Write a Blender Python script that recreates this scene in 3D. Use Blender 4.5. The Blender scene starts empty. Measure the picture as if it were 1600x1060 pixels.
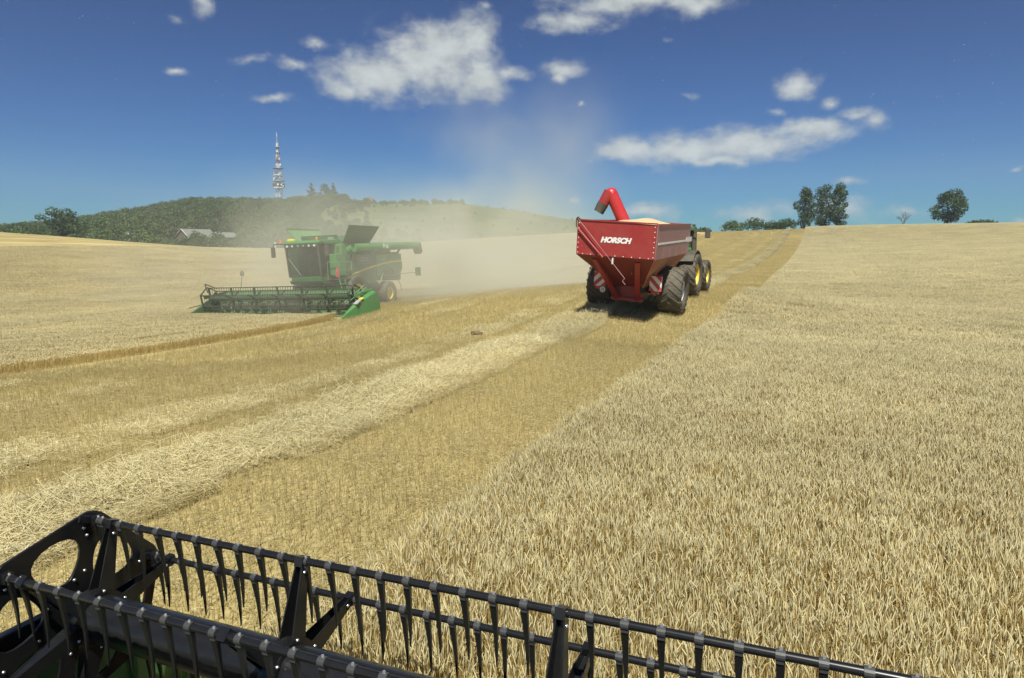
import bpy, bmesh, math, random
import numpy as np
from mathutils import Vector, Matrix, Euler

R = math.radians
SC = bpy.context.scene
COL = SC.collection

# ------------------------------------------------------------------ camera
CAM_Z = 3.2
YAW = R(23.4)          # camera looks this far left of the driving direction (+Y)
PITCH = R(7.58)
F = 1090.0             # focal length in pixels of a 1600 px wide picture
cam = bpy.data.cameras.new('camera')
cam.sensor_width = 36.0
cam.lens = 36.0 * F / 1600.0
cam.clip_start = 0.05
cam.clip_end = 12000
camo = bpy.data.objects.new('camera', cam)
COL.objects.link(camo)
camo.location = (0, 0, CAM_Z)
camo.rotation_euler = (R(90) - PITCH, 0, YAW)
SC.camera = camo

# ------------------------------------------------------------------ light, exposure
SUN_AZ = R(159)        # clockwise from +Y
SUN_EL = R(58)
sun = bpy.data.lights.new('sun', 'SUN')
sun.energy = 4.0
sun.angle = R(0.53)
sun.color = (1.0, 0.98, 0.87)
suno = bpy.data.objects.new('sun', sun)
COL.objects.link(suno)
sdir = Vector((math.sin(SUN_AZ) * math.cos(SUN_EL), math.cos(SUN_AZ) * math.cos(SUN_EL), math.sin(SUN_EL)))
suno.rotation_euler = sdir.to_track_quat('Z', 'Y').to_euler()
suno.location = (30, -30, 60)

SC.view_settings.view_transform = 'Standard'
SC.view_settings.look = 'None'
SC.view_settings.gamma = 1.0
SC.view_settings.exposure = 0.9
SC.render.engine = 'CYCLES'
SC.cycles.use_denoising = True
SC.cycles.max_bounces = 6
SC.cycles.diffuse_bounces = 3
SC.cycles.glossy_bounces = 3
SC.cycles.transmission_bounces = 4
SC.cycles.transparent_max_bounces = 8
SC.cycles.volume_bounces = 2
SC.cycles.volume_step_rate = 1.6
SC.cycles.volume_max_steps = 64


def ray(px, py):
    """world direction through a point of the 1600x1060 picture"""
    cx, cy = (px - 800) / F, (py - 530) / F
    fw = math.cos(PITCH) - cy * math.sin(PITCH)
    dn = cy * math.cos(PITCH) + math.sin(PITCH)
    c, s = math.cos(YAW), math.sin(YAW)
    return Vector((cx * c - fw * s, cx * s + fw * c, -dn))


def at(px, py, r):
    """point at ground distance r from the camera's foot"""
    d = ray(px, py)
    k = r / math.hypot(d.x, d.y)
    return Vector((d.x * k, d.y * k, CAM_Z + d.z * k))


def azel(px, py):
    d = ray(px, py).normalized()
    return math.atan2(d.x, d.y), math.asin(d.z)


# ------------------------------------------------------------------ world: sky with fair-weather clouds
W = bpy.data.worlds.new('World')
SC.world = W
W.use_nodes = True
nt = W.node_tree
nt.nodes.clear()


def N(tree, kind, **kw):
    n = tree.nodes.new(kind)
    for k, v in kw.items():
        setattr(n, k, v)
    return n


def build_world():
    L = nt.links.new
    sky = N(nt, 'ShaderNodeTexSky', sky_type='NISHITA')
    sky.sun_disc = False
    sky.sun_elevation = SUN_EL
    sky.sun_rotation = SUN_AZ
    sky.altitude = 300
    sky.air_density = 1.0
    sky.dust_density = 0.05
    sky.ozone_density = 3.5
    tc = N(nt, 'ShaderNodeTexCoord')
    sep = N(nt, 'ShaderNodeSeparateXYZ')
    L(tc.outputs['Generated'], sep.inputs[0])
    az = N(nt, 'ShaderNodeMath', operation='ARCTAN2')
    L(sep.outputs[0], az.inputs[0]); L(sep.outputs[1], az.inputs[1])
    el = N(nt, 'ShaderNodeMath', operation='ARCSINE')
    L(sep.outputs[2], el.inputs[0])
    uv = N(nt, 'ShaderNodeCombineXYZ')
    L(az.outputs[0], uv.inputs[0]); L(el.outputs[0], uv.inputs[1])
    warp = N(nt, 'ShaderNodeTexNoise')
    warp.inputs['Scale'].default_value = 16
    warp.inputs['Detail'].default_value = 5
    L(uv.outputs[0], warp.inputs['Vector'])
    wsub = N(nt, 'ShaderNodeVectorMath', operation='SUBTRACT'); wsub.inputs[1].default_value = (.5, .5, .5)
    L(warp.outputs['Color'], wsub.inputs[0])
    wmul = N(nt, 'ShaderNodeVectorMath', operation='MULTIPLY'); wmul.inputs[1].default_value = (.05, .035, 0)
    L(wsub.outputs[0], wmul.inputs[0])
    wadd = N(nt, 'ShaderNodeVectorMath', operation='ADD')
    L(uv.outputs[0], wadd.inputs[0]); L(wmul.outputs[0], wadd.inputs[1])
    # clouds: centre px, half sizes px, weight
    E = [(590, 118, 80, 42, 1), (660, 98, 80, 56, 1), (738, 62, 42, 46, 1), (748, 118, 46, 46, 1), (695, 70, 55, 40, 1),
         (792, 114, 40, 18, .8), (545, 138, 44, 26, .8),
         (1000, 2, 130, 22, 1), (895, 36, 80, 18, .8), (1080, 8, 60, 16, .9),
         (882, 104, 42, 17, .8), (872, 118, 18, 14, .7), (908, 158, 13, 9, .6),
         (985, 234, 62, 22, 1), (1080, 232, 100, 32, 1), (1170, 224, 110, 30, 1), (1265, 206, 80, 22, .95), (1130, 250, 70, 16, .9),
         (1362, 187, 42, 24, .7), (1298, 160, 36, 18, .6), (1340, 176, 36, 18, .65),
         (1243, 130, 38, 21, .9), (1075, 150, 24, 12, .4), (1220, 172, 28, 14, .4), (1038, 62, 22, 9, .35),
         (465, 101, 44, 14, .7), (490, 63, 34, 13, .6), (390, 92, 42, 15, .45), (425, 153, 42, 12, .6), (275, 108, 28, 11, .5),
         (272, 33, 28, 15, .5), (316, 8, 30, 26, .7), (760, 12, 26, 14, .4),
         (1012, 327, 48, 18, .9), (1180, 332, 120, 30, .5), (1310, 326, 100, 30, .55), (1410, 333, 60, 22, .45), (1325, 283, 34, 15, .5),
         (895, 312, 20, 10, .5), (1590, 268, 26, 10, .4), (1600, 340, 30, 10, .5)]
    blobs = []
    k0 = 1.0 / F
    for (x, y, a, b, w) in E:
        u, v = azel(x, y)
        c = 1.0 / (1 + ((x - 800) / F) ** 2)
        blobs.append((u, v, a * k0 * c * 1.1, b * k0 * math.sqrt(c), w))
    rnd = random.Random(4)
    for i in range(14):       # the same kind of sky outside the picture
        u = rnd.uniform(.35, 4.6)
        if u > math.pi: u -= 2 * math.pi
        v = rnd.uniform(.08, .9)
        a = rnd.uniform(.05, .12)
        blobs.append((u, v, a, a * rnd.uniform(.3, .5), rnd.uniform(.6, 1)))
    acc = None
    for (u, v, a, b, w) in blobs:
        s = N(nt, 'ShaderNodeVectorMath', operation='SUBTRACT'); s.inputs[1].default_value = (u, v, 0)
        L(wadd.outputs[0], s.inputs[0])
        m = N(nt, 'ShaderNodeVectorMath', operation='MULTIPLY'); m.inputs[1].default_value = (1 / a, 1 / b, 0)
        L(s.outputs[0], m.inputs[0])
        ln = N(nt, 'ShaderNodeVectorMath', operation='LENGTH')
        L(m.outputs[0], ln.inputs[0])
        f = N(nt, 'ShaderNodeMath', operation='MULTIPLY_ADD')
        L(ln.outputs['Value'], f.inputs[0]); f.inputs[1].default_value = -1.0; f.inputs[2].default_value = w * 1.0
        if acc is None:
            acc = f
        else:
            mx = N(nt, 'ShaderNodeMath', operation='SMOOTH_MAX'); mx.inputs[2].default_value = .25
            L(acc.outputs[0], mx.inputs[0]); L(f.outputs[0], mx.inputs[1])
            acc = mx
    nz = N(nt, 'ShaderNodeTexNoise')
    nz.inputs['Scale'].default_value = 34
    nz.inputs['Detail'].default_value = 9
    nz.inputs['Roughness'].default_value = .62
    st = N(nt, 'ShaderNodeVectorMath', operation='MULTIPLY'); st.inputs[1].default_value = (1, 1.5, 1)
    L(uv.outputs[0], st.inputs[0]); L(st.outputs[0], nz.inputs['Vector'])
    na = N(nt, 'ShaderNodeMath', operation='MULTIPLY_ADD')
    L(nz.outputs['Fac'], na.inputs[0]); na.inputs[1].default_value = 1.3; na.inputs[2].default_value = -.67
    sm = N(nt, 'ShaderNodeMath', operation='ADD')
    L(acc.outputs[0], sm.inputs[0]); L(na.outputs[0], sm.inputs[1])
    mr = N(nt, 'ShaderNodeMapRange', interpolation_type='SMOOTHSTEP')
    mr.inputs['From Min'].default_value = -.24; mr.inputs['From Max'].default_value = .78
    mr.inputs['To Max'].default_value = .86
    L(sm.outputs[0], mr.inputs['Value'])
    # brightness of the cloud: denser is brighter, a bit of structure inside
    nz2 = N(nt, 'ShaderNodeTexNoise')
    nz2.inputs['Scale'].default_value = 40; nz2.inputs['Detail'].default_value = 6
    L(st.outputs[0], nz2.inputs['Vector'])
    cr = N(nt, 'ShaderNodeMapRange')
    cr.inputs['From Min'].default_value = .3; cr.inputs['From Max'].default_value = .7
    cr.inputs['To Min'].default_value = .78; cr.inputs['To Max'].default_value = 1.0
    L(nz2.outputs['Fac'], cr.inputs['Value'])
    cc = N(nt, 'ShaderNodeVectorMath', operation='SCALE')
    cc.inputs[0].default_value = (CLOUD[0], CLOUD[1], CLOUD[2])
    th = N(nt, 'ShaderNodeMapRange')        # thin parts let the blue through and look greyer
    th.inputs['From Min'].default_value = 0; th.inputs['From Max'].default_value = .95
    th.inputs['To Min'].default_value = .78; th.inputs['To Max'].default_value = 1.08
    L(sm.outputs[0], th.inputs['Value'])
    tm = N(nt, 'ShaderNodeMath', operation='MULTIPLY'); L(cr.outputs[0], tm.inputs[0]); L(th.outputs[0], tm.inputs[1])
    L(tm.outputs[0], cc.inputs['Scale'])
    hs = N(nt, 'ShaderNodeHueSaturation')
    hs.inputs['Saturation'].default_value = 1.08
    # polarised midsummer sky: deeper tone than the clear-sky model gives
    g1 = N(nt, 'ShaderNodeVectorMath', operation='SCALE'); g1.inputs['Scale'].default_value = .2
    L(sky.outputs[0], g1.inputs[0])
    gm = N(nt, 'ShaderNodeGamma'); gm.inputs['Gamma'].default_value = 1.6
    L(g1.outputs[0], gm.inputs['Color'])
    g2 = N(nt, 'ShaderNodeVectorMath', operation='SCALE'); g2.inputs['Scale'].default_value = 2.5
    L(gm.outputs[0], g2.inputs[0])
    g3 = N(nt, 'ShaderNodeVectorMath', operation='MULTIPLY'); g3.inputs[1].default_value = (.27, .72, 1.10)
    L(g2.outputs[0], g3.inputs[0])
    L(g3.outputs[0], hs.inputs['Color'])
    mix = N(nt, 'ShaderNodeMix', data_type='RGBA')
    L(mr.outputs[0], mix.inputs[0]); L(hs.outputs[0], mix.inputs[6]); L(cc.outputs[0], mix.inputs[7])
    bg = N(nt, 'ShaderNodeBackground')
    bg.inputs['Strength'].default_value = SKY_STRENGTH
    L(mix.outputs[2], bg.inputs['Color'])
    out = N(nt, 'ShaderNodeOutputWorld')
    L(bg.outputs[0], out.inputs['Surface'])


SKY_STRENGTH = 0.052
CLOUD = (7.3, 7.7, 7.4)
build_world()
W.cycles.sampling_method = 'NONE'     # the smooth sky needs no importance map; keeps the render fast


# ------------------------------------------------------------------ materials
def new_mat(name):
    m = bpy.data.materials.new(name)
    m.use_nodes = True
    t = m.node_tree
    t.nodes.clear()
    out = N(t, 'ShaderNodeOutputMaterial')
    return m, t, out


def paint(name, col, rough=.45, metal=0.0, dust=.25, scale=3.0, dustcol=(.42, .34, .2), bump=0.0, spec=.5):
    """painted / plain surface with patchy dust on it"""
    m, t, out = new_mat(name)
    p = N(t, 'ShaderNodeBsdfPrincipled')
    L = t.links.new
    tc = N(t, 'ShaderNodeTexCoord')
    n1 = N(t, 'ShaderNodeTexNoise'); n1.inputs['Scale'].default_value = scale
    n1.inputs['Detail'].default_value = 7; n1.inputs['Roughness'].default_value = .65
    L(tc.outputs['Object'], n1.inputs['Vector'])
    mr = N(t, 'ShaderNodeMapRange')
    mr.inputs['From Min'].default_value = .35; mr.inputs['From Max'].default_value = .75
    mr.inputs['To Min'].default_value = dust * .35; mr.inputs['To Max'].default_value = dust * 1.3
    L(n1.outputs['Fac'], mr.inputs['Value'])
    mx = N(t, 'ShaderNodeMix', data_type='RGBA')
    mx.inputs[6].default_value = (*col, 1); mx.inputs[7].default_value = (*dustcol, 1)
    L(mr.outputs[0], mx.inputs[0])
    L(mx.outputs[2], p.inputs['Base Color'])
    p.inputs['Metallic'].default_value = metal
    p.inputs['Specular IOR Level'].default_value = spec
    rr = N(t, 'ShaderNodeMapRange')
    rr.inputs['To Min'].default_value = rough; rr.inputs['To Max'].default_value = min(1, rough + .35)
    L(mr.outputs[0], rr.inputs['Value'])
    L(rr.outputs[0], p.inputs['Roughness'])
    if bump:
        b = N(t, 'ShaderNodeBump'); b.inputs['Strength'].default_value = bump; b.inputs['Distance'].default_value = .02
        L(n1.outputs['Fac'], b.inputs['Height']); L(b.outputs[0], p.inputs['Normal'])
    L(p.outputs[0], out.inputs['Surface'])
    return m


def plant(name, trans=.33, attr='Col', rough=.6, drift=0.0):
    """dry stalks and leaves coloured per stalk by the mesh attribute"""
    m, t, out = new_mat(name)
    L = t.links.new
    a = N(t, 'ShaderNodeAttribute'); a.attribute_name = attr
    p = N(t, 'ShaderNodeBsdfPrincipled'); p.inputs['Roughness'].default_value = rough
    p.inputs['Specular IOR Level'].default_value = .3
    tr = N(t, 'ShaderNodeBsdfTranslucent')
    col = a.outputs['Color']
    if drift:       # slow tonal drift across the field
        ge = N(t, 'ShaderNodeNewGeometry')
        nz = N(t, 'ShaderNodeTexNoise'); nz.inputs['Scale'].default_value = .22; nz.inputs['Detail'].default_value = 3
        L(ge.outputs['Position'], nz.inputs['Vector'])
        mr = N(t, 'ShaderNodeMapRange'); mr.inputs['From Min'].default_value = .3; mr.inputs['From Max'].default_value = .7
        mr.inputs['To Min'].default_value = 1 - drift; mr.inputs['To Max'].default_value = 1 + drift * .6
        L(nz.outputs['Fac'], mr.inputs['Value'])
        vm = N(t, 'ShaderNodeVectorMath', operation='SCALE'); L(col, vm.inputs[0]); L(mr.outputs[0], vm.inputs['Scale'])
        col = vm.outputs[0]
    L(col, p.inputs['Base Color']); L(col, tr.inputs['Color'])
    mx = N(t, 'ShaderNodeMixShader'); mx.inputs[0].default_value = trans
    L(p.outputs[0], mx.inputs[1]); L(tr.outputs[0], mx.inputs[2])
    L(mx.outputs[0], out.inputs['Surface'])
    return m


M = {}
M['straw'] = plant('dry_straw', drift=.13)
M['leaf'] = plant('tree_leaf', trans=.3)
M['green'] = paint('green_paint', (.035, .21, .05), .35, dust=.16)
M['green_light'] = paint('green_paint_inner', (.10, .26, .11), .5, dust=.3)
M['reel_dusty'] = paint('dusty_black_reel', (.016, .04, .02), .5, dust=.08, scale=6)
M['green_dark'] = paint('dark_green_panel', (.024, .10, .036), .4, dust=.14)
M['yellow'] = paint('yellow_paint', (.75, .55, .03), .4, dust=.2)
M['black_paint'] = paint('black_reel_paint', (.0055, .0065, .0085), .28, dust=.014, scale=14)
M['black_tine'] = paint('black_plastic', (.007, .008, .0075), .38, dust=.015, scale=9)
M['zinc'] = paint('zinc_plated_steel', (.045, .048, .052), .45, metal=.2, dust=.03, scale=30)
M['bolt'] = paint('bright_bolt', (.75, .75, .76), .25, metal=.8, dust=.05)
M['rubber'] = paint('tyre_rubber', (.028, .028, .027), .7, dust=.22, scale=2.5)
M['red'] = paint('red_paint', (.29, .013, .02), .4, dust=.09, scale=2.2)
M['red_bright'] = paint('red_auger_paint', (.45, .016, .024), .35, dust=.06)
M['red_side'] = paint('red_side_sheet', (.28, .045, .055), .3, dust=.72, scale=1.1, dustcol=(.38, .28, .27))  # pale pinkish coat stands for sky reflection as well as dust
M['red_dusty'] = paint('dust_covered_red', (.34, .03, .03), .6, dust=.62, scale=1.0)
M['red_grimy'] = paint('grimy_red_paint', (.17, .012, .015), .6, dust=.16, scale=1.2, dustcol=(.16, .11, .07))  # dirt-darkened red of the hopper's rear slope
M['white'] = paint('white_paint', (.78, .78, .76), .45, dust=.12)
M['grey'] = paint('grey_paint', (.32, .33, .33), .5, dust=.2)
M['silver'] = paint('silver_rim', (.75, .76, .77), .4, metal=.0, dust=.1)
M['dark'] = paint('dark_underframe', (.03, .03, .028), .6, dust=.18)
M['orange'] = paint('orange_lens', (.8, .22, .03), .3, dust=.05)
M['redsign'] = paint('red_reflector', (.55, .03, .03), .4, dust=.15)
M['wood_red'] = paint('red_brown_boards', (.10, .065, .055), .8, dust=.1)
M['roof_grey'] = paint('pale_sheet_roof', (.15, .17, .155), .6, dust=.2, scale=.6)
M['roof_brown'] = paint('brown_tiles', (.16, .09, .06), .8, dust=.1)
M['plaster'] = paint('pale_plaster', (.72, .72, .70), .8, dust=.1)
M['tower_red'] = paint('tower_red', (.26, .09, .08), .6, dust=.08)
M['tower_white'] = paint('tower_white', (.72, .72, .72), .6, dust=.08)
M['bark'] = paint('bark', (.07, .055, .04), .9, dust=.2, scale=1.2, bump=.4)
M['post'] = paint('weathered_post', (.08, .07, .06), .9, dust=.2)


def glass_mat():
    m, t, out = new_mat('tinted_cab_glass')
    p = N(t, 'ShaderNodeBsdfPrincipled')
    p.inputs['Base Color'].default_value = (.02, .035, .03, 1)
    p.inputs['Roughness'].default_value = .08
    tr = N(t, 'ShaderNodeBsdfTransparent'); tr.inputs['Color'].default_value = (.62, .74, .66, 1)
    mx = N(t, 'ShaderNodeMixShader'); mx.inputs[0].default_value = .6
    t.links.new(p.outputs[0], mx.inputs[1]); t.links.new(tr.outputs[0], mx.inputs[2])
    t.links.new(mx.outputs[0], out.inputs['Surface'])
    return m


M['glass'] = glass_mat()


def grain_mat():
    m, t, out = new_mat('loose_grain')
    L = t.links.new
    p = N(t, 'ShaderNodeBsdfPrincipled'); p.inputs['Roughness'].default_value = .8
    tc = N(t, 'ShaderNodeTexCoord')
    n = N(t, 'ShaderNodeTexNoise'); n.inputs['Scale'].default_value = 60; n.inputs['Detail'].default_value = 4
    L(tc.outputs['Object'], n.inputs['Vector'])
    r = N(t, 'ShaderNodeValToRGB')
    r.color_ramp.elements[0].color = (.42, .30, .14, 1); r.color_ramp.elements[1].color = (.62, .5, .3, 1)
    L(n.outputs['Fac'], r.inputs[0]); L(r.outputs[0], p.inputs['Base Color'])
    L(p.outputs[0], out.inputs['Surface'])
    return m


M['grain'] = grain_mat()

# ------------------------------------------------------------------ mesh helpers


class MB:
    def __init__(self):
        self.v = []; self.f = []

    def add(self, vs, fs):
        o = len(self.v)
        self.v += [tuple(x) for x in vs]
        self.f += [tuple(i + o for i in f) for f in fs]
        return self

    def box(self, c, s, rot=None, taper=None):
        x, y, z = s[0] / 2, s[1] / 2, s[2] / 2
        vs = [Vector((sx * x, sy * y, sz * z)) for sz in (-1, 1) for sy in (-1, 1) for sx in (-1, 1)]
        if taper:
            for q in vs[4:]:
                q.x *= taper[0]; q.y *= taper[1]
        if rot is not None:
            e = rot if isinstance(rot, Matrix) else Euler(rot).to_matrix()
            vs = [e @ q for q in vs]
        c = Vector(c)
        return self.add([q + c for q in vs], [(0, 2, 3, 1), (4, 5, 7, 6), (0, 1, 5, 4), (2, 6, 7, 3), (0, 4, 6, 2), (1, 3, 7, 5)])

    def hexa(self, bottom, top):
        return self.add(list(bottom) + list(top), [(3, 2, 1, 0), (4, 5, 6, 7), (0, 1, 5, 4), (1, 2, 6, 5), (2, 3, 7, 6), (3, 0, 4, 7)])

    def tube(self, p0, p1, r0, r1=None, n=8, caps=True):
        r1 = r0 if r1 is None else r1
        p0, p1 = Vector(p0), Vector(p1)
        d = (p1 - p0).normalized()
        a = d.orthogonal().normalized(); b = d.cross(a)
        vs = []
        for p, r in ((p0, r0), (p1, r1)):
            for i in range(n):
                t = 2 * math.pi * i / n
                vs.append(p + (a * math.cos(t) + b * math.sin(t)) * r)
        fs = [(i, (i + 1) % n, n + (i + 1) % n, n + i) for i in range(n)]
        if caps:
            fs += [tuple(range(n - 1, -1, -1)), tuple(range(n, 2 * n))]
        return self.add(vs, fs)

    def path(self, pts, r, n=6):
        for a, b in zip(pts[:-1], pts[1:]):
            self.tube(a, b, r, r, n)
        return self

    def bar(self, p0, p1, w, h, up=(0, 0, 1)):
        """rectangular beam from p0 to p1"""
        p0, p1 = Vector(p0), Vector(p1)
        d = (p1 - p0).normalized()
        s = d.cross(Vector(up))
        if s.length < 1e-4: s = Vector((1, 0, 0))
        s.normalize(); u = s.cross(d)
        q = [s * (w / 2) * i + u * (h / 2) * j for i, j in ((-1, -1), (1, -1), (1, 1), (-1, 1))]
        return self.hexa([p0 + e for e in q], [p1 + e for e in q])

    def lathe(self, prof, c, axis='x', n=24):
        """profile of (along, radius) turned round an axis through c"""
        k = len(prof)
        vs = []
        for i in range(n):
            t = 2 * math.pi * i / n
            for (a, r) in prof:
                if axis == 'x': vs.append((c[0] + a, c[1] + r * math.cos(t), c[2] + r * math.sin(t)))
                elif axis == 'y': vs.append((c[0] + r * math.cos(t), c[1] + a, c[2] + r * math.sin(t)))
                else: vs.append((c[0] + r * math.cos(t), c[1] + r * math.sin(t), c[2] + a))
        fs = []
        for i in range(n):
            j = (i + 1) % n
            for q in range(k - 1):
                fs.append((i * k + q, i * k + q + 1, j * k + q + 1, j * k + q))
        return self.add(vs, fs)

    def sweep(self, pts, rads, n=20):
        pts = [Vector(p) for p in pts]
        k = len(pts)
        vs = []; a = None
        for i, p in enumerate(pts):
            d = (pts[min(i + 1, k - 1)] - pts[max(i - 1, 0)]).normalized()
            a = d.orthogonal().normalized() if a is None else (a - d * a.dot(d)).normalized()
            b = d.cross(a)
            for j in range(n):
                t = 2 * math.pi * j / n
                vs.append(p + (a * math.cos(t) + b * math.sin(t)) * rads[i])
        fs = [(i * n + j, i * n + (j + 1) % n, (i + 1) * n + (j + 1) % n, (i + 1) * n + j) for i in range(k - 1) for j in range(n)]
        return self.add(vs, fs)

    def prism(self, poly, a0, a1, axis='x'):
        """polygon (in the other two axes) extruded from a0 to a1"""
        n = len(poly)

        def P(a, p):
            return (a, p[0], p[1]) if axis == 'x' else ((p[0], a, p[1]) if axis == 'y' else (p[0], p[1], a))
        vs = [P(a0, p) for p in poly] + [P(a1, p) for p in poly]
        fs = [tuple(range(n)), tuple(range(2 * n - 1, n - 1, -1))] + [(i, n + i, n + (i + 1) % n, (i + 1) % n) for i in range(n)]
        return self.add(vs, fs)

    def mesh(self, name, mat, smooth=False):
        me = bpy.data.meshes.new(name)
        me.from_pydata(self.v, [], self.f)
        bm = bmesh.new(); bm.from_mesh(me)
        bmesh.ops.recalc_face_normals(bm, faces=bm.faces)
        bm.to_mesh(me); bm.free()
        if smooth:
            me.polygons.foreach_set('use_smooth', [True] * len(me.polygons))
        me.materials.append(M[mat] if isinstance(mat, str) else mat)
        return me

    def build(self, name, mat, parent=None, smooth=False, bevel=0, kind=None, label=None):
        o = bpy.data.objects.new(name, self.mesh(name, mat, smooth))
        COL.objects.link(o)
        o.parent = parent
        if bevel:
            b = o.modifiers.new('bevel', 'BEVEL'); b.width = bevel; b.segments = 2; b.limit_method = 'ANGLE'; b.angle_limit = R(35)
        if smooth:
            s = o.modifiers.new('edges', 'EDGE_SPLIT'); s.split_angle = R(40)
        if kind: o['kind'] = kind
        if label: o['label'] = label
        return o


def thing(name, label, cat, loc=(0, 0, 0), rz=0.0, group=None, kind=None):
    o = bpy.data.objects.new(name, None)
    COL.objects.link(o)
    o.empty_display_size = .3
    o.location = loc; o.rotation_euler = (0, 0, rz)
    return tag(o, label, cat, group, kind)


def tag(o, label=None, cat=None, group=None, kind=None):
    if label: o['label'] = label
    if cat: o['category'] = cat
    if group: o['group'] = group
    if kind: o['kind'] = kind
    return o


def curve_mesh(name, cu, mat, parent, mtx=None):
    """turn a text or 2D curve datablock into a mesh object"""
    tmp = bpy.data.objects.new('tmp', cu)
    COL.objects.link(tmp)
    dg = bpy.context.evaluated_depsgraph_get()
    me = bpy.data.meshes.new_from_object(tmp.evaluated_get(dg))
    bpy.data.objects.remove(tmp)
    if mtx is not None: me.transform(mtx)
    me.materials.clear(); me.materials.append(M[mat])
    o = bpy.data.objects.new(name, me)
    COL.objects.link(o); o.parent = parent
    return o


def text(name, s, size, mat, parent, mtx, shear=0.0, bold=0.0, space=1.0, sx=1.0):
    cu = bpy.data.curves.new(name, 'FONT')
    cu.body = s; cu.size = size; cu.shear = shear; cu.offset = bold; cu.extrude = .004
    cu.align_x = 'CENTER'; cu.align_y = 'CENTER'; cu.space_character = space
    return curve_mesh(name, cu, mat, parent, mtx @ Matrix.Diagonal((sx, 1, 1, 1)))


# ------------------------------------------------------------------ terrain
def tps(points):
    P = np.array(points, float)
    n = len(P)
    S = 50.0
    xy = P[:, :2] / S

    def K(a, b):
        d2 = ((a[:, None, :] - b[None, :, :]) ** 2).sum(-1) + 1e-9
        return .5 * d2 * np.log(d2)
    A = np.zeros((n + 3, n + 3))
    A[:n, :n] = K(xy, xy) + np.eye(n) * 2e-4
    A[:n, n] = 1; A[:n, n + 1:] = xy
    A[n, :n] = 1; A[n + 1:, :n] = xy.T
    b = np.zeros(n + 3); b[:n] = P[:, 2]
    w = np.linalg.solve(A, b)

    def f(x, y):
        q = np.stack([np.ravel(x), np.ravel(y)], 1) / S
        r = K(q, xy) @ w[:n] + w[n] + q @ w[n + 1:]
        return r.reshape(np.shape(x))
    return f


CTRL = [(0, 0, 0), (-4, 3, 0), (6, 4, 0), (-10, 5, 0), (0, 12, 0), (10, 14, 0), (-3, 15, 0), (-8, 12, 0), (-3.3, 27, .05), (-3.3, 43, -.08),
        (-3.3, 60, .05), (-3.3, 93, .45), (-3.3, 130, 1.5), (-3.3, 170, 3.4), (-3.3, 200, 5.4), (-8, 19, .2), (-6.9, 29, .58), (-6.9, 40, .9), (-22, 12, -.3),
        (-20, 24, -.2), (-24.5, 31.3, -.32), (-30, 28, -.5), (-26, 42, -.35), (-40, 26, -.85), (-40, 44, -.6), (-12, 20, -.05), (-30, -5, -.3), (20, -5, 0), (20, 60, .3), (25, 120, 2.0), (0, -30, 0), (-40, -40, 0), (40, -40, 0)]
CREST = [(-150, 352, 150), (0, 363, 150), (100, 370, 150), (200, 378, 150), (320, 386, 150), (430, 391, 150), (530, 388, 152), (640, 382, 156), (740, 376, 162),
         (830, 370, 170), (900, 366, 180), (1000, 364, 195), (1100, 363, 210), (1190, 361, 225), (1260, 358, 235), (1330, 356, 240), (1450, 354, 240), (1600, 352, 240), (1750, 352, 240)]
for (x, y, r) in CREST:
    c = at(x, y, r)
    CTRL.append(tuple(c))
    for rr, dz in ((r * 1.15, -.6), (r * 1.35, -4.5), (r * 1.7, -11)):
        d = at(x, y, rr)
        CTRL.append((d.x, d.y, c.z + dz))
_field = tps(CTRL)


def H(x, y):
    return float(_field(np.array([x]), np.array([y]))[0])


def fieldz(x, y):
    return _field(x, y)


def polar_sheet(name, radii, phis, zf, mat):
    rr, pp = np.meshgrid(radii, phis, indexing='ij')
    x = rr * np.sin(pp); y = rr * np.cos(pp)
    z = zf(x, y)
    nr, npn = rr.shape
    vs = np.stack([x, y, z], -1).reshape(-1, 3)
    fs = []
    for i in range(nr - 1):
        for j in range(npn - 1):
            a = i * npn + j
            fs.append((a, a + 1, a + npn + 1, a + npn))
    me = bpy.data.meshes.new(name)
    me.from_pydata(vs.tolist(), [], fs)
    me.polygons.foreach_set('use_smooth', [True] * len(me.polygons))
    me.materials.append(mat)
    me.update()
    if me.polygons[0].normal.z < 0: me.flip_normals()
    o = bpy.data.objects.new(name, me); COL.objects.link(o)
    o['kind'] = 'structure'
    return o


CROP_R = -3.25          # left edge of the standing crop we are cutting
CROP_L = -19.9          # right edge of the standing crop on the left
CUT_L = -29.0           # how far the other combine's pass reaches
CROP_FAR = -92.0


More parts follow.
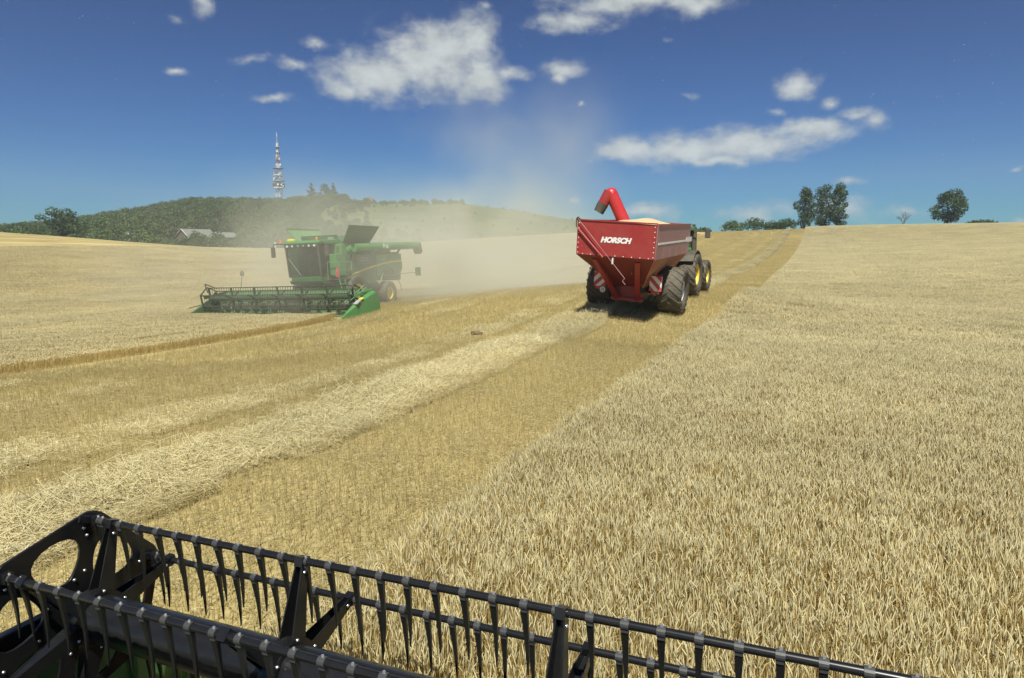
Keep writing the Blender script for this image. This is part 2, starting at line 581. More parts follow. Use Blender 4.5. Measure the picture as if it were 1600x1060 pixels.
def field_mat():
    m, t, out = new_mat('straw_covered_soil')
    L = t.links.new
    p = N(t, 'ShaderNodeBsdfPrincipled'); p.inputs['Roughness'].default_value = .9
    p.inputs['Specular IOR Level'].default_value = .1
    tc = N(t, 'ShaderNodeTexCoord')
    sp = N(t, 'ShaderNodeSeparateXYZ'); L(tc.outputs['Object'], sp.inputs[0])
    # fine straw grain, stretched along the rows
    mp = N(t, 'ShaderNodeVectorMath', operation='MULTIPLY'); mp.inputs[1].default_value = (9, 3, 1)
    L(tc.outputs['Object'], mp.inputs[0])
    n1 = N(t, 'ShaderNodeTexNoise'); n1.inputs['Scale'].default_value = 1; n1.inputs['Detail'].default_value = 6
    n1.inputs['Roughness'].default_value = .7
    L(mp.outputs[0], n1.inputs['Vector'])
    r1 = N(t, 'ShaderNodeValToRGB')
    r1.color_ramp.elements[0].position = .3; r1.color_ramp.elements[0].color = (.285, .22, .09, 1)
    r1.color_ramp.elements[1].position = .7; r1.color_ramp.elements[1].color = (.455, .375, .175, 1)
    L(n1.outputs['Fac'], r1.inputs[0])
    # swaths and wheel tracks: bands along the driving direction
    wob = N(t, 'ShaderNodeTexNoise'); wob.inputs['Scale'].default_value = .05; wob.inputs['Detail'].default_value = 3
    L(tc.outputs['Object'], wob.inputs['Vector'])
    xx = N(t, 'ShaderNodeMath', operation='MULTIPLY_ADD'); xx.inputs[1].default_value = .5
    L(wob.outputs['Fac'], xx.inputs[0]); L(sp.outputs[0], xx.inputs[2])
    fr = N(t, 'ShaderNodeMath', operation='MULTIPLY_ADD'); fr.inputs[1].default_value = 1 / 7.6; fr.inputs[2].default_value = 29.53
    L(xx.outputs[0], fr.inputs[0])
    fc = N(t, 'ShaderNodeMath', operation='FRACT'); L(fr.outputs[0], fc.inputs[0])
    r2 = N(t, 'ShaderNodeValToRGB')
    e = r2.color_ramp.elements
    e[0].position = 0; e[0].color = (.42, .42, .42, 1)
    e[1].position = 1; e[1].color = (.42, .42, .42, 1)
    for q, v in ((.18, .42), (.24, .22), (.30, .42), (.36, .8), (.56, .85), (.62, .3), (.68, .45)):
        k = e.new(q); k.color = (v, v, v, 1)
    L(fc.outputs[0], r2.inputs[0])
    ov = N(t, 'ShaderNodeMix', data_type='RGBA', blend_type='OVERLAY'); ov.inputs[0].default_value = .35
    L(r1.outputs[0], ov.inputs[6]); L(r2.outputs[0], ov.inputs[7])
    n3 = N(t, 'ShaderNodeTexNoise'); n3.inputs['Scale'].default_value = .12; n3.inputs['Detail'].default_value = 5
    L(tc.outputs['Object'], n3.inputs['Vector'])
    m3 = N(t, 'ShaderNodeMapRange'); m3.inputs['From Min'].default_value = .3; m3.inputs['From Max'].default_value = .7
    m3.inputs['To Min'].default_value = .8; m3.inputs['To Max'].default_value = 1.15
    L(n3.outputs['Fac'], m3.inputs['Value'])
    sc = N(t, 'ShaderNodeVectorMath', operation='SCALE'); L(ov.outputs[2], sc.inputs[0]); L(m3.outputs[0], sc.inputs['Scale'])
    L(sc.outputs[0], p.inputs['Base Color'])
    b = N(t, 'ShaderNodeBump'); b.inputs['Strength'].default_value = .6; b.inputs['Distance'].default_value = .06
    L(n1.outputs['Fac'], b.inputs['Height']); L(b.outputs[0], p.inputs['Normal'])
    L(p.outputs[0], out.inputs['Surface'])
    return m


radii = np.concatenate([[0.01], np.geomspace(.8, 400, 110)])
phis = np.concatenate([np.linspace(R(-180), R(-75), 30)[:-1], np.linspace(R(-75), R(40), 190), np.linspace(R(40), R(180), 36)[1:]])
tag(polar_sheet('field', radii, phis, fieldz, field_mat()), 'harvested grain field, straw coloured ground', 'field')

# far hill: crest line seen in the picture (x, y of bare crest, ground distance)
HILL = [(-500, 392, 900), (-250, 384, 900), (-60, 376, 900), (0, 371, 900), (60, 367, 900), (130, 360, 880), (220, 345, 860), (300, 332, 850), (380, 331, 850), (440, 331, 850), (510, 326, 850), (560, 325, 850),
        (640, 325, 850), (720, 323, 830), (800, 331, 800), (900, 347, 780), (980, 362, 760), (1060, 376, 740), (1200, 392, 700), (1500, 395, 700), (1800, 395, 700)]
_hp = np.array([math.atan2(at(x, y, r).x, at(x, y, r).y) for x, y, r in HILL])
_hz = np.array([at(x, y, r).z for x, y, r in HILL])
_hr = np.array([r for _, _, r in HILL], float)
HB = 255.0


def hillz(x, y):
    ph = np.arctan2(x, y); r = np.hypot(x, y)
    zc = np.interp(ph, _hp, _hz); rc = np.interp(ph, _hp, _hr)
    t = np.clip((r - HB) / (rc - HB), 0, 1)
    s = np.sin(t * math.pi / 2) ** 1.15
    z = -5 + (zc + 5) * s
    z = z - np.clip(r - rc, 0, None) * .03
    z = z + 1.2 * np.sin(x * .021 + 1) * np.sin(y * .017) * np.clip(t * 4, 0, 1) * np.clip((1 - t) * 4, 0, 1)
    return np.maximum(z, -40) - np.clip(HB - r, 0, None) * .5


def hill_mat():
    m, t, out = new_mat('dry_hill_meadow')
    L = t.links.new
    p = N(t, 'ShaderNodeBsdfPrincipled'); p.inputs['Roughness'].default_value = .95
    p.inputs['Specular IOR Level'].default_value = .05
    tc = N(t, 'ShaderNodeTexCoord')
    n1 = N(t, 'ShaderNodeTexNoise'); n1.inputs['Scale'].default_value = .035; n1.inputs['Detail'].default_value = 7
    L(tc.outputs['Object'], n1.inputs['Vector'])
    r1 = N(t, 'ShaderNodeValToRGB')
    r1.color_ramp.elements[0].position = .36; r1.color_ramp.elements[0].color = (.05, .075, .024, 1)
    r1.color_ramp.elements[1].position = .66; r1.color_ramp.elements[1].color = (.135, .145, .058, 1)
    L(n1.outputs['Fac'], r1.inputs[0])
    # terraces follow the height
    sp = N(t, 'ShaderNodeSeparateXYZ'); L(tc.outputs['Object'], sp.inputs[0])
    n2 = N(t, 'ShaderNodeTexNoise'); n2.inputs['Scale'].default_value = .012; n2.inputs['Detail'].default_value = 3
    L(tc.outputs['Object'], n2.inputs['Vector'])
    za = N(t, 'ShaderNodeMath', operation='MULTIPLY_ADD'); za.inputs[1].default_value = 9.0
    L(n2.outputs['Fac'], za.inputs[0]); L(sp.outputs[2], za.inputs[2])
    sn = N(t, 'ShaderNodeMath', operation='SINE')
    zm = N(t, 'ShaderNodeMath', operation='MULTIPLY'); zm.inputs[1].default_value = 2.1
    L(za.outputs[0], zm.inputs[0]); L(zm.outputs[0], sn.inputs[0])
    n4 = N(t, 'ShaderNodeTexNoise'); n4.inputs['Scale'].default_value = .3; n4.inputs['Detail'].default_value = 5
    L(tc.outputs['Object'], n4.inputs['Vector'])
    sm = N(t, 'ShaderNodeMath', operation='MULTIPLY_ADD'); sm.inputs[1].default_value = .14
    L(sn.outputs[0], sm.inputs[0])
    s4 = N(t, 'ShaderNodeMapRange'); s4.inputs['From Min'].default_value = .25; s4.inputs['From Max'].default_value = .75
    s4.inputs['To Min'].default_value = .65; s4.inputs['To Max'].default_value = 1.25
    L(n4.outputs['Fac'], s4.inputs['Value']); L(s4.outputs[0], sm.inputs[2])
    sc = N(t, 'ShaderNodeVectorMath', operation='SCALE'); L(r1.outputs[0], sc.inputs[0]); L(sm.outputs[0], sc.inputs['Scale'])
    L(sc.outputs[0], p.inputs['Base Color'])
    L(p.outputs[0], out.inputs['Surface'])
    return m


hr = np.concatenate([np.linspace(200, 1000, 90), np.geomspace(1030, 2050, 12)])
tag(polar_sheet('hillside', hr, phis, hillz, hill_mat()), 'green hill with dry meadow terraces behind the field', 'hill')


# ------------------------------------------------------------------ crop patches (stalk by stalk)
RNG = np.random.default_rng(7)


def mesh_np(name, verts, faces, cols, mat, nper):
    """verts (n,3); faces (m,nper); cols (n,3)"""
    me = bpy.data.meshes.new(name)
    me.vertices.add(len(verts)); me.vertices.foreach_set('co', np.ascontiguousarray(verts, np.float32).ravel())
    me.loops.add(faces.size); me.loops.foreach_set('vertex_index', np.ascontiguousarray(faces, np.int32).ravel())
    me.polygons.add(len(faces)); me.polygons.foreach_set('loop_start', np.arange(0, faces.size, nper, dtype=np.int32))
    me.update(calc_edges=True)
    a = me.attributes.new('Col', 'FLOAT_COLOR', 'POINT')
    c4 = np.ones((len(verts), 4), np.float32); c4[:, :3] = cols
    a.data.foreach_set('color', c4.ravel())
    me.materials.append(mat)
    return me


def rings(P, A, B, rad, cols):
    """P (n,k,3) centre lines, A/B (n,3) cross axes, rad (n,k), cols (n,k,3) -> three-sided tubes"""
    n, k, _ = P.shape
    vs = []
    for q in range(3):
        t = 2 * math.pi * q / 3
        vs.append(P + (A[:, None, :] * math.cos(t) + B[:, None, :] * math.sin(t)) * rad[:, :, None])
    V = np.stack(vs, 2)                              # n,k,3,3
    C = np.repeat(cols[:, :, None, :], 3, 2)
    idx = np.arange(n * k * 3).reshape(n, k, 3)
    fs = []
    for s in range(k - 1):
        for q in range(3):
            w = (q + 1) % 3
            fs.append(np.stack([idx[:, s, q], idx[:, s, w], idx[:, s + 1, w], idx[:, s + 1, q]], -1))
    return V.reshape(-1, 3), np.concatenate(fs, 0), C.reshape(-1, 3)


def ribbons(P, S, wid, cols):
    """P (n,k,3), S (n,3) side vector, wid (n,k)"""
    n, k, _ = P.shape
    V = np.stack([P - S[:, None, :] * wid[:, :, None], P + S[:, None, :] * wid[:, :, None]], 2)
    C = np.repeat(cols[:, :, None, :], 2, 2)
    idx = np.arange(n * k * 2).reshape(n, k, 2)
    fs = [np.stack([idx[:, s, 0], idx[:, s, 1], idx[:, s + 1, 1], idx[:, s + 1, 0]], -1) for s in range(k - 1)]
    return V.reshape(-1, 3), np.concatenate(fs, 0), C.reshape(-1, 3)


def join(parts):
    V, Fc, C = [], [], []
    o = 0
    for v, f, c in parts:
        V.append(v); Fc.append(f + o); C.append(c); o += len(v)
    return np.concatenate(V), np.concatenate(Fc), np.concatenate(C)


def unit(a):
    return a / np.linalg.norm(a, axis=-1, keepdims=True)


EAR_A, EAR_B = np.array((0.84, 0.77, 0.49)), np.array((0.75, 0.645, 0.35))
STEM_A, STEM_B = np.array((0.72, 0.56, 0.24)), np.array((0.56, 0.41, 0.14))
LEAF_A, LEAF_B = np.array((0.74, 0.64, 0.33)), np.array((0.56, 0.44, 0.18))
STRAW_A, STRAW_B = np.array((0.88, 0.8, 0.5)), np.array((0.78, 0.66, 0.34))


def lerp(a, b, t):
    return a[None, :] * (1 - t[:, None]) + b[None, :] * t[:, None]


def wheat_patch(name, size, dens, fat=1.0, leaves=1.0, low=True):
    n = int(dens * size * size)
    xy = RNG.uniform(-size / 2 - .04, size / 2 + .04, (n, 2))
    h = RNG.normal(.58, .04, n) + .05 * np.sin(xy[:, 0] * 2.4 + 1) * np.sin(xy[:, 1] * 2.1)
    an = RNG.uniform(0, 2 * math.pi, n)
    lean = np.abs(RNG.normal(.05, .05, n))
    D = np.stack([np.cos(an), np.sin(an), 0 * an], -1)
    A = np.stack([np.cos(an + 1), np.sin(an + 1), 0 * an], -1); B = np.stack([-np.sin(an + 1), np.cos(an + 1), 0 * an], -1)
    base = np.stack([xy[:, 0], xy[:, 1], np.zeros(n)], -1)
    up = np.array((0, 0, 1.0))
    z0 = 0.0 if low else .35
    mid = base + D * (lean * h * .35)[:, None] + up * (h * .6)[:, None]
    top = base + D * (lean * h)[:, None] + up * h[:, None]
    bot = base + up * z0
    t = RNG.uniform(0, 1, n) ** 1.3
    sc = lerp(STEM_A, STEM_B, t)
    dark = RNG.uniform(.78, 1.1, n)[:, None]
    P = np.stack([bot, mid, top], 1)
    parts = [rings(P, A, B, np.repeat((.0026 * fat * np.ones(n))[:, None], 3, 1), np.repeat((sc * dark)[:, None, :], 3, 1))]
    # ears, nodding a little
    el = RNG.uniform(.06, .095, n)
    bend = np.abs(RNG.normal(.10, .18, n))
    E1 = unit(up[None, :] + D * bend[:, None]); E2 = unit(up[None, :] + D * (bend * 2.2)[:, None])
    p1 = top + E1 * (el * .3)[:, None]; p2 = p1 + E2 * (el * .45)[:, None]; p3 = p2 + E2 * (el * .45)[:, None]
    P = np.stack([top, p1, p2, p3], 1)
    er = RNG.uniform(.0062, .0085, n) * fat
    rad = np.stack([er * .45, er, er * .85, er * .12], 1)
    t = RNG.uniform(0, 1, n)
    ec = lerp(EAR_A, EAR_B, t) * RNG.uniform(.85, 1.08, n)[:, None]
    parts.append(rings(P, A, B, rad, np.repeat(ec[:, None, :], 4, 1)))
    # dry leaves
    k = int(n * leaves)
    if k:
        ix = RNG.integers(0, n, k)
        al = RNG.uniform(0, 2 * math.pi, k)
        d = np.stack([np.cos(al), np.sin(al), 0 * al], -1); sd = np.stack([-np.sin(al), np.cos(al), 0 * al], -1)
        fz = RNG.uniform(.45, .95, k)
        st = base[ix] * (1 - fz)[:, None] + top[ix] * fz[:, None]
        ln = RNG.uniform(.06, .15, k)
        q1 = st + d * (ln * .4)[:, None] + up * (ln * RNG.uniform(.3, .9, k))[:, None]
        q2 = q1 + d * (ln * .5)[:, None] - up * (ln * RNG.uniform(-.3, .5, k))[:, None]
        w = RNG.uniform(.003, .006, k) * fat
        lc = lerp(LEAF_A, LEAF_B, RNG.uniform(0, 1, k)) * RNG.uniform(.8, 1.1, k)[:, None]
        parts.append(ribbons(np.stack([st, q1, q2], 1), sd, np.stack([w, w, w * .2], 1), np.repeat(lc[:, None, :], 3, 1)))
    v, f, c = join(parts)
    return mesh_np(name, v, f, c, M['straw'], 4)


def lying(n, size, zmax, fat, ca, cb, lmin=.08, lmax=.3, along=.0, tilt=.2):
    xy = RNG.uniform(-size / 2, size / 2, (n, 2))
    an = RNG.uniform(0, math.pi, n)
    if along: an = np.where(RNG.uniform(0, 1, n) < along, RNG.normal(math.pi / 2, .5, n), an)
    ln = RNG.uniform(lmin, lmax, n)
    tz = RNG.normal(0, tilt, n)
    d = unit(np.stack([np.cos(an), np.sin(an), tz], -1))
    c = np.stack([xy[:, 0], xy[:, 1], RNG.uniform(.01, 1, n) ** .8 * zmax], -1)
    p0 = c - d * ln[:, None] / 2; p1 = c + d * ln[:, None] / 2
    md = c + np.stack([0 * an, 0 * an, RNG.normal(0, .012, n)], -1)
    A = unit(np.cross(d, np.array((0, 0, 1.0))[None, :] + .01)); B = np.cross(d, A)
    col = lerp(ca, cb, RNG.uniform(0, 1, n)) * RNG.uniform(.8, 1.1, n)[:, None]
    r = RNG.uniform(.0018, .0034, n) * fat
    return rings(np.stack([p0, md, p1], 1), A, B, np.repeat(r[:, None], 3, 1), np.repeat(col[:, None, :], 3, 1))


STUB_A, STUB_B = np.array((.72, .61, .295)), np.array((.49, .39, .15))


def stubble_patch(name, size, dens, fat, straws):
    rows = int(round(size / .125))
    per = int(dens * size * size / rows)
    xs = (np.arange(rows) + .5) * size / rows - size / 2
    x = np.repeat(xs, per) + RNG.normal(0, .017, rows * per)
    n = rows * per
    y = RNG.uniform(-size / 2, size / 2, n)
    h = RNG.uniform(.10, .19, n)
    an = RNG.uniform(0, 2 * math.pi, n); ln = np.abs(RNG.normal(0, .22, n))
    b = np.stack([x, y, np.zeros(n)], -1)
    tp = b + np.stack([np.cos(an) * ln * h, np.sin(an) * ln * h, h], -1)
    A = np.stack([np.cos(an), np.sin(an), 0 * an], -1); B = np.stack([-np.sin(an), np.cos(an), 0 * an], -1)
    col = lerp(STUB_A, STUB_B, RNG.uniform(0, 1, n))
    parts = [rings(np.stack([b, tp], 1), A, B, np.repeat((RNG.uniform(.0022, .0034, n) * fat)[:, None], 2, 1), np.repeat(col[:, None, :], 2, 1))]
    parts.append(lying(int(straws * size * size), size, .10, fat, STRAW_A * .9, STUB_B, .05, .22))
    v, f, c = join(parts)
    return mesh_np(name, v, f, c, M['straw'], 4)


def swath_patch(name, size, dens, fat):
    parts = [lying(int(dens * size * size), size, .15, fat, STRAW_A, STRAW_B, .1, .38, tilt=.28),
             lying(int(dens * .12 * size * size), size, .26, fat, STRAW_A * 1.05, STRAW_A, .15, .4, tilt=.7)]
    v, f, c = join(parts)
    return mesh_np(name, v, f, c, M['straw'], 4)


def patch_collection(name, makers):
    c = bpy.data.collections.new(name)
    for i, me in enumerate(makers):
        o = bpy.data.objects.new('%s_%02d' % (name, i), me)
        c.objects.link(o)
    return c


def scatter(name, label, cat, coll, pts, kind='stuff'):
    """pts rows: x y z rx ry rz sx sy sz idx"""
    P = np.array(pts, np.float32)
    me = bpy.data.meshes.new(name)
    me.vertices.add(len(P)); me.vertices.foreach_set('co', np.ascontiguousarray(P[:, :3]).ravel())
    for nm, sl in (('rot', slice(3, 6)), ('scl', slice(6, 9))):
        a = me.attributes.new(nm, 'FLOAT_VECTOR', 'POINT'); a.data.foreach_set('vector', np.ascontiguousarray(P[:, sl]).ravel())
    a = me.attributes.new('idx', 'INT', 'POINT'); a.data.foreach_set('value', P[:, 9].astype(np.int32))
    o = bpy.data.objects.new(name, me); COL.objects.link(o)
    g = bpy.data.node_groups.new(name, 'GeometryNodeTree')
    g.interface.new_socket('Geometry', in_out='INPUT', socket_type='NodeSocketGeometry')
    g.interface.new_socket('Geometry', in_out='OUTPUT', socket_type='NodeSocketGeometry')
    gi = g.nodes.new('NodeGroupInput'); go = g.nodes.new('NodeGroupOutput')
    mp = g.nodes.new('GeometryNodeMeshToPoints')
    ci = g.nodes.new('GeometryNodeCollectionInfo'); ci.inputs['Collection'].default_value = coll
    ci.inputs['Separate Children'].default_value = True; ci.inputs['Reset Children'].default_value = True
    ip = g.nodes.new('GeometryNodeInstanceOnPoints'); ip.inputs['Pick Instance'].default_value = True
    L = g.links.new

    def attr(nm, ty):
        n = g.nodes.new('GeometryNodeInputNamedAttribute'); n.data_type = ty; n.inputs['Name'].default_value = nm
        return next(s for s in n.outputs if s.enabled and s.name == 'Attribute')
    L(gi.outputs[0], mp.inputs[0]); L(mp.outputs[0], ip.inputs['Points']); L(ci.outputs[0], ip.inputs['Instance'])
    e2r = g.nodes.new('FunctionNodeEulerToRotation')
    L(attr('rot', 'FLOAT_VECTOR'), e2r.inputs[0]); L(e2r.outputs[0], ip.inputs['Rotation'])
    L(attr('scl', 'FLOAT_VECTOR'), ip.inputs['Scale']); L(attr('idx', 'INT'), ip.inputs['Instance Index'])
    L(ip.outputs[0], go.inputs[0])
    md = o.modifiers.new('scatter', 'NODES'); md.node_group = g
    return tag(o, label, cat, kind=kind)


def tiles(size, x0, x1, y0, y1, rmin, rmax, phi=(-72, 30), keep=None):
    """centres of square tiles whose distance lies in [rmin, rmax)"""
    nx = max(1, int(round((x1 - x0) / size)))
    xs = x0 + (np.arange(nx) + .5) * (x1 - x0) / nx
    ys = np.arange(math.floor(y0 / size) * size + size / 2, y1, size)
    X, Y = np.meshgrid(xs, ys, indexing='ij')
    X, Y = X.ravel(), Y.ravel()
    r = np.hypot(X, Y); p = np.degrees(np.arctan2(X, Y))
    k = (r >= rmin) & (r < rmax) & (p > phi[0]) & (p < phi[1]) & (Y > y0)
    if keep is not None: k &= keep(X, Y)
    return X[k], Y[k]


def tile_rows(X, Y, nvar, rot='any', zs=(.94, 1.06), sxy=1.0, off=0):
    Z = fieldz(X, Y)
    e = .5
    gx = (fieldz(X + e, Y) - fieldz(X - e, Y)); gy = (fieldz(X, Y + e) - fieldz(X, Y - e))
    out = []
    for x, y, z, a, b in zip(X, Y, Z, gx, gy):
        k = RNG.integers(0, 4) if rot == 'any' else RNG.integers(0, 2) * 2
        # tilt the tile to the slope, after turning it about its own axis
        n = Vector((-a, -b, 1)).normalized()
        q = Vector((0, 0, 1)).rotation_difference(n).to_matrix() @ Matrix.Rotation(k * math.pi / 2, 3, 'Z')
        er = q.to_euler()
        s = 1 if rot != 'any' else 1
        out.append((x, y, z, er.x, er.y, er.z, sxy * s, sxy, RNG.uniform(*zs) * (1 + .03 * math.sin(x * .55 + 1.3 * math.sin(y * .21)) * math.sin(y * .37 + x * .1)), off + RNG.integers(0, nvar)))
    return out


NEAR, MID, FAR = 22.0, 60.0, 260.0
wheat_c = patch_collection('wheat_patch',
                           [wheat_patch('wheat_near', 1.0, 900, .72, .45) for _ in range(6)] +
                           [wheat_patch('wheat_mid', 2.0, 520, 1.0, .4, True) for _ in range(4)] +
                           [wheat_patch('wheat_far', 4.0, 240, 1.7, .3, True) for _ in range(3)])


def wheat_rows(x0, x1, y0, y1, phi, keep=None, zs=(.97, 1.03)):
    rows = []
    X, Y = tiles(1.0, x0, x0 + round(x1 - x0), y0, y1, 0, NEAR, phi, keep); rows += tile_rows(X, Y, 6, zs=zs)
    X, Y = tiles(2.0, x0, x0 + 2 * round((x1 - x0) / 2), y0, y1, NEAR - 1.6, MID, phi, keep); rows += tile_rows(X, Y, 4, zs=zs, off=6)
    X, Y = tiles(4.0, x0, x0 + 4 * round((x1 - x0) / 4), y0, y1, MID - 3.2, FAR, phi, keep); rows += tile_rows(X, Y, 3, zs=zs, off=10)
    return rows


def not_cut(X, Y):
    return ~((Y < 3.2) & (X < 4.2))


scatter('standing_wheat', 'standing ripe wheat filling the right half, ahead of the reel', 'wheat', wheat_c,
        wheat_rows(CROP_R, 120.75, 1.0, 262, (-50, 30), not_cut))


def left_uncut(X, Y):
    return ~((X > CUT_L) & (Y > 26.6))


scatter('standing_wheat', 'strip of uncut wheat on the left in front of the far green combine', 'wheat', wheat_c,
        wheat_rows(-107.9, CROP_L, 2.0, 190, (-75, -5), lambda X, Y: left_uncut(X, Y) & (X > CROP_FAR), zs=(.45, .5)))

stub_c = patch_collection('stubble_patch',
                          [stubble_patch('stubble_near', 1.0, 300, 1.0, q) for q in (160, 220, 260, 320, 420)] +
                          [stubble_patch('stubble_mid', 2.0, 170, 1.4, 110) for _ in range(4)] +
                          [stubble_patch('stubble_far', 4.0, 60, 2.2, 40) for _ in range(3)])


def stub_rows(x0, x1, y0, y1, keep=None):
    rows = []
    X, Y = tiles(1.0, x1 - round(x1 - x0), x1, y0, y1, 0, NEAR, (-80, 10), keep); rows += tile_rows(X, Y, 5, 'flip')
    X, Y = tiles(2.0, x1 - 2 * round((x1 - x0) / 2), x1, y0, y1, NEAR - 1.6, MID, (-80, 10), keep); rows += tile_rows(X, Y, 4, 'flip', off=5)
    X, Y = tiles(4.0, x1 - 4 * round((x1 - x0) / 4), x1, y0, y1, MID - 3.2, 262, (-80, 10), keep); rows += tile_rows(X, Y, 3, 'flip', off=9)
    return rows


def is_stub(X, Y):
    return (X > CROP_L + .2) | ((Y > 27) & (X > CUT_L))


scatter('stubble', 'short golden stubble between the two standing crops', 'stubble', stub_c, stub_rows(-33, CROP_R, .5, 262, is_stub))

swath_c = patch_collection('straw_patch',
                           [swath_patch('straw_near', 1.0, 800, 1.15) for _ in range(5)] +
                           [swath_patch('straw_mid', 2.0, 330, 1.8) for _ in range(3)] +
                           [swath_patch('straw_far', 4.0, 120, 3.0) for _ in range(3)])


def swath_rows(bands):
    rows = []
    rnd = random.Random(11)
    for (xc, wd, lo, hi, prob) in bands:
        y = 1.0
        while y < 240:
            r = math.hypot(xc, y)
            step, off, nv, sz = (.5, 0, 5, 1.0) if r < NEAR else ((1.0, 5, 3, 2.0) if r < MID else (2.5, 8, 3, 4.0))
            y += step
            if rnd.random() > prob: continue
            x = xc + rnd.uniform(-.2, .2) * wd
            z = H(x, y)
            gy = (H(x, y + .5) - H(x, y - .5)); gx = H(x + .5, y) - H(x - .5, y)
            q = Vector((0, 0, 1)).rotation_difference(Vector((-gx, -gy, 1)).normalized()).to_matrix() @ Matrix.Rotation(rnd.choice((0, math.pi)), 3, 'Z')
            e = q.to_euler()
            rows.append((x, y, z + .02, e.x, e.y, e.z, wd / sz * rnd.uniform(.85, 1.15), step * 2.0 / sz, rnd.uniform(lo, hi), off + rnd.randrange(nv)))
    return rows


scatter('straw_swath', 'bright pale straw swath running up the stubble towards the red cart', 'straw', swath_c,
        swath_rows([(-7.7, 1.0, .5, 1.7, .9), (-8.45, 1.0, .4, 1.5, .85), (-9.0, .6, .3, .7, .5), (-7.2, .4, .5, 1.1, .55)]))
scatter('straw_swath', 'thin scattered straw lying left of the wheel track', 'straw', swath_c,
        swath_rows([(-10.7, 1.0, .2, .6, .6), (-11.3, 1.1, .15, .45, .45), (-15.2, 1.0, .15, .45, .4), (-18.0, 1.0, .2, .5, .4)]))


# ------------------------------------------------------------------ wheels
def tyre_mesh(Rr, Wd, rim, lugs, name):
    mb = MB()
    w = Wd / 2
    prof = [(-w * .72, rim), (-w * .95, rim + (Rr - rim) * .3), (-w, rim + (Rr - rim) * .6), (-w * .93, Rr * .93), (-w * .7, Rr * .965), (0, Rr * .975),
            (w * .7, Rr * .965), (w * .93, Rr * .93), (w, rim + (Rr - rim) * .6), (w * .95, rim + (Rr - rim) * .3), (w * .72, rim)]
    mb.lathe(prof, (0, 0, 0), 'x', 40)
    for s in (-1, 1):
        for i in range(lugs):
            a0 = 2 * math.pi * (i + (.5 if s > 0 else 0)) / lugs
            sweep = .34
            hw = math.pi / lugs * .36
            prev = None
            for (u, da, hh, rb) in ((.02, 0, 1.0, .955), (.5, sweep * .55, 1.0, .955), (.86, sweep, .985, .93), (1.01, sweep * 1.1, .90, .84)):
                x = s * u * w
                a = a0 + da
                q = []
                for (aa, rr) in ((a - hw, rb), (a + hw, rb), (a + hw * .75, hh), (a - hw * .75, hh)):
                    q.append((x, math.cos(aa) * Rr * rr, math.sin(aa) * Rr * rr))
                if prev:
                    mb.hexa(prev, q)
                prev = q
    return mb


def wheel(parent, c, Rr, Wd, rim, rimmat, side, lugs=20, proto={}):
    """side: +1 outer face towards +x"""
    key = (Rr, Wd, rim, rimmat)
    w = Wd / 2
    if key not in proto:
        t = tyre_mesh(Rr, Wd, rim, lugs, 'tyre').mesh('tyre', 'rubber', False)
        rm = MB().lathe([(w * .74, rim * 1.03), (w * .76, rim * .97), (w * .55, rim * .9), (w * .2, rim * .86), (-w * .7, rim * .9), (-w * .74, rim * 1.03)], (0, 0, 0), 'x', 36).mesh('rim', rimmat, True)
        hb = MB().lathe([(w * .22, rim * .87), (w * .22, rim * .62), (w * .42, rim * .5), (w * .46, rim * .3), (w * .6, rim * .26), (w * .62, 0.001)], (0, 0, 0), 'x', 30)
        for i in range(10):
            a = 2 * math.pi * i / 10
            hb.tube((w * .44, math.cos(a) * rim * .4, math.sin(a) * rim * .4), (w * .52, math.cos(a) * rim * .4, math.sin(a) * rim * .4), rim * .035, n=6)
        proto[key] = (hb.mesh('wheel', rimmat, True), t, rm)
    hbm, t, rm = proto[key]
    h = bpy.data.objects.new('wheel', hbm); COL.objects.link(h); h.parent = parent
    h.location = c
    if side < 0: h.rotation_euler = (0, 0, math.pi)
    for nm, me in (('tyre', t), ('rim', rm)):
        o = bpy.data.objects.new(nm, me); COL.objects.link(o); o.parent = h
    return h


